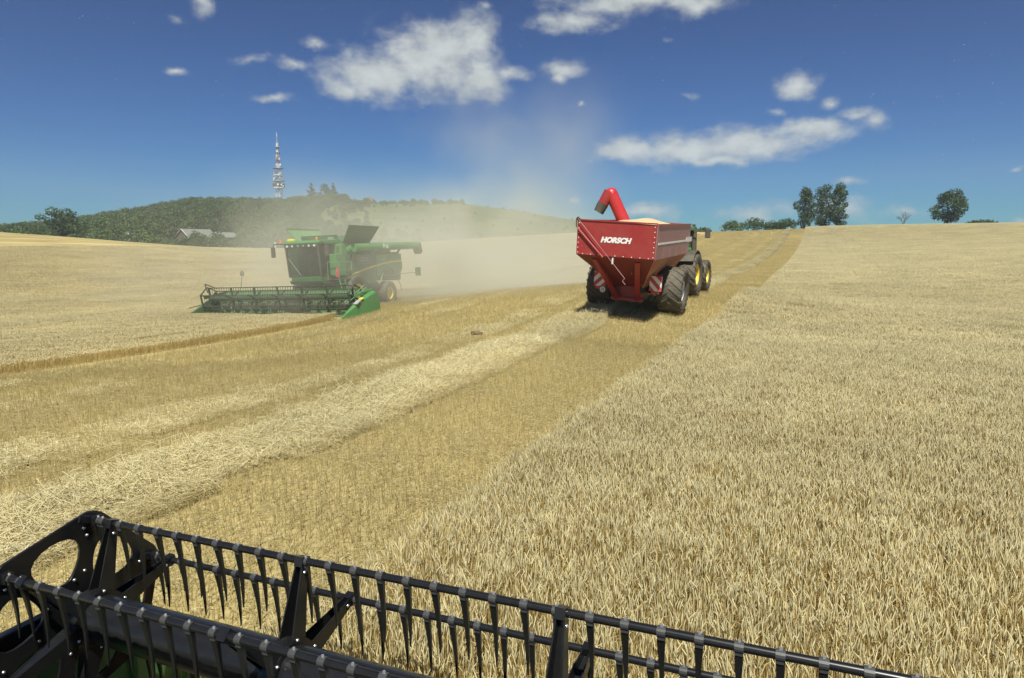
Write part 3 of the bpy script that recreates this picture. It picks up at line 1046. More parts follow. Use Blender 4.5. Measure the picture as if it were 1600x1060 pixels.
# ------------------------------------------------------------------ the reel and header in front of the camera
def own_header():
    hx0, hx1 = -3.92, 3.92
    cy, cz, rad = 2.56, 1.12, .54
    T = thing('combine_header', 'black tined reel and header in the foreground, cutting the standing wheat', 'header', (0, 0, 0))
    T.rotation_euler = (0, R(-1.2), 0)
    MB().tube((hx0 + .16, cy, cz), (hx1 - .16, cy, cz), .135, n=28).build('reel_tube', 'black_paint', T, smooth=True)
    # tine and clamp shared meshes
    tm = MB()
    secs = [(0, 0, -.012, .017, .014), (0, .002, -.05, .0165, .012), (0, .006, -.12, .013, .009), (.001, .007, -.2, .010, .007), (.002, .003, -.28, .007, .005), (.003, -.004, -.345, .003, .0025)]
    prev = None
    for (x, y, z, a, b) in secs:
        q = [(x - a, y - b, z), (x + a, y - b, z), (x + a * .8, y + b, z), (x - a * .8, y + b, z)]
        if prev: tm.hexa(prev, q)
        prev = q
    tine_me = tm.mesh('tine', 'black_tine')
    cm = MB()
    cm.lathe([(-.018, .018), (-.018, .0232), (.018, .0232), (.018, .018)], (0, 0, 0), 'x', 14)
    cm.box((0, 0, -.024), (.03, .03, .014))
    cm.tube((0, 0, .02), (0, 0, .031), .0075, .006, n=6)
    clamp_me = cm.mesh('clamp', 'zinc', False)
    clamp_me.materials.append(M['bolt'])
    for p in list(clamp_me.polygons)[-8:]: p.material_index = 1      # bright bolt head
    pitch = .1524
    for k, ang in enumerate((74, 14, 134, 194, 254, 314)):
        by, bz = cy + rad * math.cos(R(ang)), cz + rad * math.sin(R(ang))
        b = MB().tube((hx0 + .02, 0, 0), (hx1 - .02, 0, 0), .0195, n=14).build('bat_tube', 'black_paint', T, smooth=True)
        b.location = (0, by, bz)
        x = hx0 + .10 + (.03 * (k % 3))
        xs = [hx0 + .06]
        while x < hx1 - .08:
            xs.append(x); x += pitch
        for x in xs:
            t = bpy.data.objects.new('tine', tine_me); COL.objects.link(t); t.parent = b
            t.location = (x, 0, 0)
            t.rotation_euler = (random.Random(int(x * 999) + k).uniform(-.03, .03) + .06, random.Random(int(x * 777) + k).uniform(-.03, .03), 0)
            c = bpy.data.objects.new('clamp', clamp_me); COL.objects.link(c); c.parent = b
            c.location = (x, 0, 0)
    # spiders: hub ring and six channel arms each
    arm = MB()
    for s in (-1, 1):
        arm.hexa([(s * .045 - .004, -.055, .09), (s * .045 + .004, -.055, .09), (s * .045 + .004, .055, .09), (s * .045 - .004, .055, .09)],
                 [(s * .018 - .004, -.022, rad), (s * .018 + .004, -.022, rad), (s * .018 + .004, .022, rad), (s * .018 - .004, .022, rad)])
    arm.hexa([(-.041, .045, .12), (.041, .045, .12), (.041, .053, .12), (-.041, .053, .12)], [(-.014, .012, rad - .03), (.014, .012, rad - .03), (.014, .02, rad - .03), (-.014, .02, rad - .03)])
    arm.box((0, 0, rad - .002), (.05, .06, .05))
    arm_me = arm.mesh('spider_arm', 'black_paint')
    bolt_me = MB().lathe([(0, .009), (.007, .009), (.01, .004), (.0105, 0.0005)], (0, 0, 0), 'x', 8).mesh('bolt', 'bolt', True)
    for i in range(6):
        x = hx0 + .18 + i * 1.42
        hub = MB().lathe([(-.05, .134), (-.05, .165), (-.02, .152), (.02, .152), (.05, .165), (.05, .134)], (0, 0, 0), 'x', 20).build('hub_clamp', 'black_paint', T, smooth=True)
        hub.location = (x, cy, cz)
        for ang in (74, 14, 134, 194, 254, 314):
            a = bpy.data.objects.new('spider_arm', arm_me); COL.objects.link(a); a.parent = hub
            a.rotation_euler = (R(ang) - math.pi / 2, 0, 0)
            for (rr, yy) in ((rad - .055, 0), (.16, .02)):
                bo = bpy.data.objects.new('bolt', bolt_me); COL.objects.link(bo); bo.parent = hub
                al = R(ang)
                bo.location = (.022 if rr > .3 else .047, math.cos(al) * rr - math.sin(al) * yy, math.sin(al) * rr + math.cos(al) * yy)
    # end plates: hexagon with six rounded openings
    for ex in (hx0, hx1):
        cu = bpy.data.curves.new('end_plate', 'CURVE'); cu.dimensions = '2D'; cu.fill_mode = 'BOTH'; cu.extrude = .006; cu.bevel_depth = .003

        def spl(pts):
            s = cu.splines.new('POLY'); s.points.add(len(pts) - 1); s.use_cyclic_u = True
            for p, q in zip(s.points, pts): p.co = (q[0], q[1], 0, 1)
        out = []
        for a in (14, 74, 134, 194, 254, 314):
            for da in (-5, 0, 5):
                rr = rad + .05 if da == 0 else rad + .043
                out.append((math.cos(R(a + da)) * rr, math.sin(R(a + da)) * rr))
        spl(out)
        for a in (44, 104, 164, 224, 284, 344):
            h = []
            for i in range(20):
                t = 2 * math.pi * i / 20
                rr = .335 + .135 * math.cos(t)
                wv = (.14 + .05 * math.cos(t)) * math.sin(t)
                h.append((math.cos(R(a)) * rr - math.sin(R(a)) * wv, math.sin(R(a)) * rr + math.cos(R(a)) * wv))
            spl(h)
        spl([(math.cos(2 * math.pi * i / 16) * .06, math.sin(2 * math.pi * i / 16) * .06) for i in range(16)])
        mt = Matrix.Translation((ex, cy, cz)) @ Matrix(((0, 0, 1, 0), (1, 0, 0, 0), (0, 1, 0, 0), (0, 0, 0, 1)))
        pl = curve_mesh('end_plate', cu, 'black_paint', T, mt)
        s = 1 if ex < 0 else -1
        fl = MB()
        cs = [(cy + math.cos(R(a)) * (rad + .042), cz + math.sin(R(a)) * (rad + .042)) for a in (14, 74, 134, 194, 254, 314)]
        for (p, q) in zip(cs, cs[1:] + cs[:1]):
            fl.bar((ex - s * .026, p[0], p[1]), (ex - s * .026, q[0], q[1]), .045, .007, up=(0, (p[0] + q[0]) / 2 - cy, (p[1] + q[1]) / 2 - cz))
        fl.build('rim_flange', 'black_paint', pl)
        for a in (14, 74, 134, 194, 254, 314):
            for (rr, da) in ((rad, 0), (rad - .045, 6), (.24, 0), (.2, 16), (.45, 3)):
                bo = bpy.data.objects.new('bolt', bolt_me); COL.objects.link(bo); bo.parent = pl
                bo.location = (ex + s * .0095, cy + math.cos(R(a + da)) * rr, cz + math.sin(R(a + da)) * rr)
                if s < 0: bo.rotation_euler = (0, 0, math.pi)
            # bearing block that carries the bat
        MB().lathe([(0, .055), (s * .14, .055), (s * .15, .085), (s * .17, .085)], (ex, cy, cz), 'x', 18).build('end_bearing', 'black_paint', T, smooth=True)
        cr = MB()
        for a in (14, 74, 134, 194, 254, 314):
            by, bz = cy + math.cos(R(a)) * rad, cz + math.sin(R(a)) * rad
            cr.add([], [])
            blk = MB().box((ex + s * .035, by, bz), (.055, .06, .055))
            blk.bar((ex + s * .03, by, bz), (ex + s * .03, by - .10, bz + .04), .012, .05)
            blk.build('bat_bearing', 'black_paint', T, bevel=.006)
        # reel lift arm, outside the end plate
        ar = MB()
        ar.bar((ex - s * .11, .7, 1.05), (ex - s * .11, 2.95, 1.10), .07, .11)
        ar.box((ex - s * .06, cy, cz), (.05, .2, .16))
        ar.build('reel_arm', 'black_paint', T, bevel=.008)
        ram = MB().tube((ex - s * .11, .9, .55), (ex - s * .11, 1.75, .98), .035, n=12).tube((ex - s * .11, 1.7, .955), (ex - s * .11, 2.15, 1.07), .02, n=10)
        ram.build('lift_ram', 'dark', T, smooth=True)
        # green end sheet and crop divider
        sx = ex - s * .2
        MB().prism([(.9, .12), (2.9, .08), (3.25, .1), (3.3, .55), (3.2, .85), (2.6, .92), (1.9, .9), (1.0, .9)], sx - .012, sx + .012).build('end_sheet', 'green', T, bevel=.01)
        dv = MB()
        dv.add([(sx - .1, 3.0, .1), (sx + .06, 3.0, .1), (sx + .06, 3.0, .62), (sx - .1, 3.0, .62), (sx - .05, 3.75, .08), (sx + .0, 3.75, .08), (sx, 3.75, .16), (sx - .05, 3.75, .16)],
               [(0, 1, 2, 3), (4, 5, 6, 7), (0, 1, 5, 4), (1, 2, 6, 5), (2, 3, 7, 6), (3, 0, 4, 7)])
        dv.build('crop_divider', 'green', T, bevel=.03)
        tr = MB().bar((sx - s * .03, 1.2, 1.03), (sx - s * .03, 2.4, 1.03), .06, .05); tr.bar((sx - s * .03, 2.4, 1.03), (sx - s * .03, 3.22, .96), .06, .05)
        tr.build('top_rail', 'green', T, bevel=.008)
        MB().box((sx - s * .04, 3.05, .93), (.02, .22, .2)).build('divider_plate', 'green', T, bevel=.02)
    # trough, back wall, auger, knife
    MB().prism([(1.15, .2), (1.3, .1), (2.2, .08), (3.0, .1), (3.0, .085), (2.2, .06), (1.28, .08), (1.13, .2)], hx0 - .18, hx1 + .18).build('trough_floor', 'dark', T)
    MB().prism([(1.1, .15), (1.16, .15), (1.1, 1.15), (.98, 1.2), (.9, 1.05), (1.04, 1.05)], hx0 - .18, hx1 + .18).build('back_wall', 'green', T)
    MB().tube((hx0 - .1, 1.72, .5), (hx1 + .1, 1.72, .5), .2, n=24).build('auger', 'dark', T, smooth=True)
    for s in (-1, 1):
        fl = MB(); pv = None
        nseg = 150
        for i in range(nseg + 1):
            x = s * (.7 + (hx1 - .75) * i / nseg); a = s * 2 * math.pi * (x / .55)
            q = [(x, 1.72 + math.cos(a) * rr, .5 + math.sin(a) * rr) for rr in (.19, .33)]
            if pv: fl.add([pv[0], pv[1], q[1], q[0]], [(0, 1, 2, 3)])
            pv = q
        fl.build('auger_flight', 'grey', T)
    kb = MB().bar((hx0 - .1, 3.02, .1), (hx1 + .1, 3.02, .1), .06, .02)
    x = hx0
    while x < hx1:
        kb.add([(x - .012, 3.04, .09), (x + .012, 3.04, .09), (x + .012, 3.04, .12), (x - .012, 3.04, .12), (x, 3.17, .1)], [(0, 1, 4), (1, 2, 4), (2, 3, 4), (3, 0, 4), (0, 3, 2, 1)])
        x += .0762
    kb.build('cutter_bar', 'dark', T, kind='stuff')
    return T


own_header()


# ------------------------------------------------------------------ the far combine (built facing +y, turned to face the camera)
def far_combine():
    T = thing('combine_harvester', 'green combine harvester in its dust cloud, cab facing the camera, grain tank flaps open', 'combine', FC_LOC, FC_ROT)
    T.rotation_euler = (0, R(2.1), FC_ROT)
    # --- chassis and body
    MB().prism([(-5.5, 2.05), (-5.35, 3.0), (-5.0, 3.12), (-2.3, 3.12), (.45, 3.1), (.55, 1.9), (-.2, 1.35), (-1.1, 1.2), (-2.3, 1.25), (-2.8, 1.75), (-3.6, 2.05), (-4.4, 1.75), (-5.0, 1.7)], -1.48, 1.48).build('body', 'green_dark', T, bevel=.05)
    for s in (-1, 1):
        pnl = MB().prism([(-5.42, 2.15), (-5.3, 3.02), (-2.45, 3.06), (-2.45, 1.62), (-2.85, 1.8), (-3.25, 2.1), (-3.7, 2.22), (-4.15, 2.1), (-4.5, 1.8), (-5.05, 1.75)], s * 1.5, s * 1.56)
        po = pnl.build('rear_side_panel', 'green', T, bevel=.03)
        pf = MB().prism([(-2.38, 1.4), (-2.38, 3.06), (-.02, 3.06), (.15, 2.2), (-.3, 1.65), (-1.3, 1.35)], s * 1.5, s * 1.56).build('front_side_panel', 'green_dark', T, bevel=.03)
        # yellow stripe sweeping up to the rear
        st = MB()
        pts = [(.1, 1.95), (-.6, 2.07), (-1.3, 2.2), (-2.0, 2.31), (-2.38, 2.36)]
        for (a, b), (c, d) in zip(pts[:-1], pts[1:]):
            st.hexa([(s * 1.562, a, b - .035), (s * 1.572, a, b - .035), (s * 1.572, a, b + .035), (s * 1.562, a, b + .035)], [(s * 1.562, c, d - .045), (s * 1.572, c, d - .045), (s * 1.572, c, d + .045), (s * 1.562, c, d + .045)])
        st.build('yellow_stripe', 'yellow', pf)
        st = MB()
        pts = [(-2.45, 2.37), (-3.2, 2.47), (-4.2, 2.55), (-5.3, 2.58)]
        for (a, b), (c, d) in zip(pts[:-1], pts[1:]):
            st.hexa([(s * 1.562, a, b - .05), (s * 1.572, a, b - .05), (s * 1.572, a, b + .05), (s * 1.562, a, b + .05)], [(s * 1.562, c, d - .05), (s * 1.572, c, d - .05), (s * 1.572, c, d + .05), (s * 1.562, c, d + .05)])
        st.build('yellow_stripe', 'yellow', po)
        ar = MB()
        pp = [(-2.75, 1.5), (-2.95, 1.8), (-3.3, 2.12), (-3.7, 2.24), (-4.1, 2.12), (-4.45, 1.8)]
        for p, q in zip(pp[:-1], pp[1:]):
            ar.bar((s * 1.6, p[0], p[1]), (s * 1.6, q[0], q[1]), .06, .04)
        ar.build('wheel_arch', 'green_light', T)
    mleft = Matrix(((0, 0, -1, 0), (-1, 0, 0, 0), (0, 1, 0, 0), (0, 0, 0, 1)))   # text reads along the left side, nose to the left
    text('side_lettering', 'DEERE', .36, 'grey', T, Matrix.Translation((-1.57, -1.15, 2.72)) @ mleft, bold=.008)
    fr = MB()
    for (a, b, c, d) in ((-.5, 2.93, -1.8, 2.93), (-.5, 2.5, -1.8, 2.5), (-.5, 2.5, -.5, 2.93), (-1.8, 2.5, -1.8, 2.93)):
        fr.bar((-1.566, a, b), (-1.566, c, d), .02, .02)
    fr.build('badge_frame', 'grey', T)
    text('model_lettering', 'JOHN DEERE', .17, 'yellow', T, Matrix.Translation((-1.57, -3.35, 2.9)) @ mleft, bold=.004)
    text('model_lettering', 'S690i', .17, 'white', T, Matrix.Translation((-1.57, -3.3, 2.72)) @ mleft, bold=.004)
    MB().box((0, -5.55, 1.9), (2.4, .5, 1.0)).build('straw_hood', 'dark', T, bevel=.06)
    MB().box((0, -1.2, 1.05), (1.6, 5.2, .7)).build('underframe', 'dark', T)
    # --- wheels
    for s in (-1, 1):
        wheel(T, (s * 1.52, -.1, .97), .97, .78, .44, 'yellow', s, 20)
        wheel(T, (s * 1.42, -3.65, .72), .72, .6, .36, 'yellow', s, 18)
    MB().tube((-1.3, -3.65, .72), (1.3, -3.65, .72), .14, n=12).build('rear_axle', 'dark', T)
    MB().tube((-1.3, -.1, .97), (1.3, -.1, .97), .2, n=12).build('front_axle', 'dark', T)
    # --- cab
    cb = thing_part('cab', T)
    MB().box((0, 1.05, 1.82), (2.0, 1.75, .22)).build('cab_floor', 'green', cb, bevel=.04)
    MB().prism([(.12, 3.6), (.1, 3.78), (.5, 3.86), (2.1, 3.8), (2.35, 3.7), (2.3, 3.6)], -1.12, 1.12).build('cab_roof', 'green', cb, bevel=.05)
    MB().box((0, 2.2, 3.53), (2.1, .16, .14)).build('visor', 'dark', cb, bevel=.02)
    lt = MB().lathe([(0, .06), (.05, .06), (.05, .001)], (0, 0, 0), 'y', 10).mesh('work_light', 'silver')
    for i in range(6):
        o = bpy.data.objects.new('work_light', lt); COL.objects.link(o); o.parent = cb; o.location = (-.85 + .34 * i, 2.26, 3.53)
    fr = MB()
    for s in (-1, 1):
        fr.bar((s * .98, 2.02, 1.9), (s * 1.0, 2.22, 3.6), .09, .09)
        fr.bar((s * .98, .25, 1.9), (s * 1.0, .25, 3.6), .1, .1)
        fr.bar((s * .98, .25, 1.95), (s * .98, 2.02, 1.95), .07, .07)
    fr.build('cab_pillars', 'dark', cb)
    # curved windscreen and side glass
    ws = MB(); pv = None
    for i in range(9):
        x = -.95 + 1.9 * i / 8; bow = .16 * (1 - (x / .95) ** 2)
        q = [(x, 2.02 + bow, 1.94), (x, 2.14 + bow, 2.8), (x, 2.22 + bow * .8, 3.58)]
        if pv: ws.add(pv + q, [(0, 1, 4, 3), (1, 2, 5, 4)])
        pv = q
    g = ws.build('windscreen', 'glass', cb, smooth=True)
    wp = MB().bar((.1, 2.26, 2.0), (.75, 2.36, 2.9), .03, .02).build('wiper', 'grey', g)
    for s in (-1, 1):
        MB().prism([(.3, 2.0), (2.0, 2.0), (2.18, 3.56), (.3, 3.56)], s * .985, s * .995).build('side_window', 'glass', cb)
    MB().box((0, .2, 2.75), (1.9, .06, 1.7)).build('rear_wall', 'grey', cb)
    MB().box((0, .75, 2.2), (.55, .5, .14)).box((0, .5, 2.6), (.55, .14, .8)).build('driver_seat', 'dark', cb, bevel=.05)
    MB().tube((0, 1.65, 1.95), (0, 1.4, 2.6), .05, n=8).lathe([(-.02, .17), (-.02, .21), (.02, .21), (.02, .17), (-.02, .17)], (0, 1.38, 2.62), 'z', 16).build('steering_column', 'dark', cb)
    # lower cab front
    MB().prism([(.3, 1.35), (2.0, 1.55), (2.1, 1.72), (.3, 1.72)], -1.0, 1.0).build('cab_skirt', 'green_dark', T, bevel=.04)
    # left-hand front tower beside the cab (platform, side box, door)
    MB().box((-1.24, .85, 2.5), (.44, .95, 1.15)).build('side_box', 'green', T, bevel=.04)
    MB().box((-1.22, .35, 3.3), (.5, .9, .6)).build('tank_front_panel', 'green', T, bevel=.05)
    MB().box((-1.24, .81, 3.3), (.16, .02, .3)).build('dark_vent', 'dark', T)
    MB().box((1.24, .4, 2.6), (.42, .6, 1.3)).build('side_box', 'green', T, bevel=.04)
    pf = MB().box((-1.35, .9, 1.75), (.75, 1.3, .06)).build('platform', 'dark', T)
    rl = MB()
    for (x, y) in ((-1.7, .3), (-1.7, 1.5), (-1.05, 1.55)):
        rl.tube((x, y, 1.75), (x, y, 2.65), .02, n=6)
    rl.path([(-1.7, .3, 2.65), (-1.7, 1.5, 2.65), (-1.05, 1.55, 2.65)], .02).path([(-1.7, .3, 2.2), (-1.7, 1.5, 2.2)], .015)
    rl.build('handrail', 'green_light', T)
    ld = MB()
    for y in (1.1, 1.55):
        ld.bar((-1.75, y, 1.72), (-2.0, y, .55), .04, .06)
    for i in range(4):
        ld.box((-1.8 - .06 * i, 1.33, 1.5 - .28 * i), (.12, .45, .04))
    ld.build('ladder', 'green', T)
    MB().lathe([(0, .001), (0, .08), (.4, .08), (.46, .03), (.5, .03)], (-1.55, 1.45, 1.85), 'z', 12).build('fire_extinguisher', 'red_bright', T, smooth=True)
    # beacons, globe, mirrors
    for x in (-.75, 1.55):
        z0 = 3.83 if x < 1 else 3.72
        bc = MB().lathe([(0, .001), (0, .07), (.12, .06), (.15, .001)], (x, 1.9, z0), 'z', 12).build('beacon', 'orange', T, smooth=True)
    MB().lathe([(0, .001), (0, .24), (.06, .24), (.12, .12), (.13, .001)], (.85, 1.9, 3.8), 'z', 16).build('satellite_receiver', 'yellow', T, smooth=True)
    for s in (-1, 1):
        mi = MB().path([(s * 1.0, 2.1, 3.66), (s * 1.55, 2.4, 3.66), (s * 1.62, 2.4, 3.55)], .03, 8)
        mo = mi.build('mirror_arm', 'dark', T)
        MB().box((s * 1.66, 2.4, 3.25), (.24, .09, .55)).build('mirror', 'dark', mo, bevel=.03)
    # --- grain tank extensions
    MB().prism([(.5, 3.1), (.5, 3.62), (-2.2, 3.62), (-2.2, 3.1)], -1.4, 1.4).build('grain_tank', 'green_dark', T)
    MB().box((0, .62, 3.88), (2.3, .05, .42), (R(-14), 0, 0)).build('front_extension', 'green_dark', T)
    MB().box((-.75, .69, 3.9), (.34, .02, .16), (R(-14), 0, 0)).build('white_placard', 'grey', T)
    MB().box((0, -2.3, 3.9), (2.6, .05, .5), (R(12), 0, 0)).build('rear_extension', 'green_dark', T)
    for s, mt in ((1, 'green_light'), (-1, 'green_dark')):  # lit flap lighter, shaded flap darker: light put into the green
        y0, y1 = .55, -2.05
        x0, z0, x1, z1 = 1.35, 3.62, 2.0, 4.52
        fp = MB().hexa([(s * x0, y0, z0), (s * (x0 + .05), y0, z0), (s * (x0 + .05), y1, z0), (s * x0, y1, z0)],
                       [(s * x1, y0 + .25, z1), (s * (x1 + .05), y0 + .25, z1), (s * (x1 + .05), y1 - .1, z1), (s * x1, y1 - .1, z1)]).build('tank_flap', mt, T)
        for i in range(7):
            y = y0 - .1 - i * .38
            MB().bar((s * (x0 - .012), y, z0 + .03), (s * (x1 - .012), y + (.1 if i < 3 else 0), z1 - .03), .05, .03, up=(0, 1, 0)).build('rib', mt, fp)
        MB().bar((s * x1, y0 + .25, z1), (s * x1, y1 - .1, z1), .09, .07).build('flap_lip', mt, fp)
    # --- unloading auger, folded back along the left side
    ag = MB().tube((-1.72, .1, 3.38), (-1.78, -7.0, 3.52), .24, .215, n=20)
    ag.tube((-1.2, .1, 3.2), (-1.74, .1, 3.38), .27, .26, n=18)
    a = ag.build('unloading_auger', 'green', T, smooth=True)
    MB().lathe([(-.03, .26), (.03, .26)], (-1.77, -5.6, 3.49), 'y', 20).build('auger_collar', 'green_light', a)
    MB().hexa([(-2.0, -7.35, 3.1), (-1.55, -7.35, 3.1), (-1.55, -7.05, 2.95), (-2.0, -7.05, 2.95)], [(-2.02, -7.05, 3.72), (-1.52, -7.05, 3.72), (-1.52, -6.75, 3.4), (-2.02, -6.75, 3.4)]).build('spout', 'dark', a, bevel=.04)
    text('auger_lettering', 'Best', .34, 'white', a, Matrix.Translation((-1.99, -2.85, 3.45)) @ mleft, bold=.012)
    MB().bar((-1.5, -4.9, 3.0), (-1.72, -4.9, 3.3), .08, .1).build('auger_cradle', 'dark', T)
    MB().box((0, -3.7, 3.25), (2.4, 2.0, .4)).build('engine_deck', 'green_dark', T, bevel=.06)
    MB().tube((.7, -3.2, 3.4), (.7, -3.2, 4.0), .08, n=10).build('exhaust', 'dark', T)
    # rear marker board
    ml = MB().bar((-1.4, -5.4, 1.8), (-2.5, -5.4, 1.84), .03, .03).build('marker_arm', 'dark', T)
    MB().box((-2.62, -5.4, 1.9), (.36, .03, .5)).build('marker_board', 'green_dark', ml)
    MB().path([(-1.5, -4.6, 1.7), (-1.66, -4.85, 1.2), (-1.66, -5.0, .8)], .02).build('brake_hose', 'dark', T)
    # --- feeder house
    MB().hexa([(-.75, .4, 1.0), (.75, .4, 1.0), (.75, 3.0, .2), (-.75, 3.0, .2)], [(-.75, .4, 1.75), (.75, .4, 1.75), (.75, 3.0, .95), (-.75, 3.0, .95)]).build('feeder_house', 'dark', T)
    # --- header
    hw = 4.43
    hd = thing_part('header', T)
    MB().prism([(2.9, .2), (3.05, .1), (4.4, .08), (4.4, .06), (3.0, .06), (2.88, .2)], -hw, hw).build('trough_floor', 'green_light', hd)
    MB().prism([(2.9, .15), (2.96, .15), (2.94, 1.2), (2.84, 1.25), (2.8, .9)], -hw, hw).build('back_wall', 'green_light', hd)
    MB().box((0, 2.85, 1.2), (hw * 2, .16, .16)).build('top_beam', 'green', hd)
    MB().tube((-hw, 3.4, .48), (hw, 3.4, .48), .2, n=16).build('auger', 'dark', hd, smooth=True)
    for s in (-1, 1):
        fl = MB(); pv = None
        for i in range(120):
            x = s * (.7 + (hw - .75) * i / 119); a = s * 2 * math.pi * (x / .6)
            q = [(x, 3.4 + math.cos(a) * rr, .48 + math.sin(a) * rr) for rr in (.19, .32)]
            if pv: fl.add([pv[0], pv[1], q[1], q[0]], [(0, 1, 2, 3)])
            pv = q
        fl.build('auger_flight', 'green_light', hd)
    # reel
    ry, rz, rr = 4.25, .98, .56
    MB().tube((-hw + .1, ry, rz), (hw - .1, ry, rz), .12, n=18).build('reel_tube', 'reel_dusty', hd, smooth=True)
    tn = MB()
    for k in range(6):
        a = R(20 + 60 * k)
        by, bz = ry + rr * math.cos(a), rz + rr * math.sin(a)
        MB().tube((-hw + .05, by, bz), (hw - .05, by, bz), .025, n=6).build('bat_tube', 'reel_dusty', hd)
        x = -hw + .12
        while x < hw - .1:
            tn.add([(x - .022, by, bz), (x + .022, by, bz), (x + .007, by + .01, bz - .32), (x - .007, by + .01, bz - .32), (x, by + .02, bz)], [(0, 1, 2, 3), (0, 4, 3), (1, 2, 4)])
            x += .1524
    tn.build('reel_tines', 'reel_dusty', hd, kind='stuff')
    for i in range(7):
        x = -hw + .12 + i * (2 * hw - .24) / 6
        sp = MB()
        for k in range(6):
            a = R(20 + 60 * k)
            sp.bar((x, ry, rz), (x, ry + rr * math.cos(a), rz + rr * math.sin(a)), .06, .09, up=(1, 0, 0))
        sp.build('reel_spider', 'reel_dusty', hd)
    for s in (-1, 1):
        pl = MB()
        cs = [(ry + math.cos(R(20 + 60 * k)) * (rr + .04), rz + math.sin(R(20 + 60 * k)) * (rr + .04)) for k in range(6)]
        for p, q in zip(cs, cs[1:] + cs[:1]):
            pl.bar((s * (hw - .02), p[0], p[1]), (s * (hw - .02), q[0], q[1]), .03, .1, up=(1, 0, 0))
        pl.build('reel_end_plate', 'reel_dusty', hd)
        MB().bar((s * (hw + .08), 2.8, 1.25), (s * (hw + .08), ry + .2, rz + .05), .09, .12).build('reel_arm', 'green' if s < 0 else 'dark', hd)
        # end shield and divider: sloping green hood tapering to a point
        x0, x1 = s * (hw + .02), s * (hw + .42)
        dv = MB()
        secs = [(2.75, .15, 1.0, 1.0), (3.05, .12, 1.22, 1.0), (3.5, .1, 1.12, 1.0), (4.3, .1, .82, .8), (5.0, .1, .5, .5), (5.75, .06, .14, .15)]
        pv = None
        for (y, za, zb, wf) in secs:
            xm = x0 + (x1 - x0) * (1 - wf) * .4
            q = [(xm, y, za), (xm + (x1 - x0) * wf, y, za), (xm + (x1 - x0) * wf * .85, y, zb * .9), (xm + (x1 - x0) * wf * .55, y, zb), (xm, y, zb * .97)]
            if pv: dv.add(pv + q, [(0, 1, 6, 5), (1, 2, 7, 6), (2, 3, 8, 7), (3, 4, 9, 8), (4, 0, 5, 9)] + ([(0, 1, 2, 3, 4)] if y < 3.2 else []))
            pv = q
        dv.add(pv, [(0, 1, 2, 3, 4)])
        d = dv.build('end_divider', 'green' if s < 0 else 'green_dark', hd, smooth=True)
        if s > 0: continue
        MB().box((x0 + (x1 - x0) * .6, 4.55, .74), (.22, .4, .05), (R(-24), 0, 0)).build('grey_patch', 'grey', d)
        MB().box((x0 + (x1 - x0) * .6, 4.2, .885), (.2, .22, .03), (R(-22), 0, 0)).build('yellow_sticker', 'yellow', d)
    hoop = MB().path([(hw - .1, 4.4, 1.3), (hw - .05, 4.5, 1.75), (hw - .5, 4.2, 1.5)], .03).build('guard_hoop', 'dark', hd)
    MB().bar((hw + .1, 4.2, .75), (hw + .75, 4.9, .55), .04, .05).build('side_rod', 'dark', hd)
    rods = MB().path([(-hw + .2, 4.9, .75), (-hw - .1, 3.6, 1.5)], .025).path([(-hw + .1, 4.95, .68), (-hw - .2, 3.6, 1.4)], .02)
    rods.build('divider_rods', 'green_light', hd)
    return T


def thing_part(name, parent):
    """an Empty that groups the pieces of one large part"""
    o = bpy.data.objects.new(name, None); COL.objects.link(o); o.parent = parent; o.empty_display_size = .2
    return o


FC_LOC = (-24.46, 31.33, 0)
FC_ROT = math.pi + R(2.8)
FC_S = 1.0
FC_LOC = (FC_LOC[0], FC_LOC[1], H(FC_LOC[0], FC_LOC[1]))
far_combine()


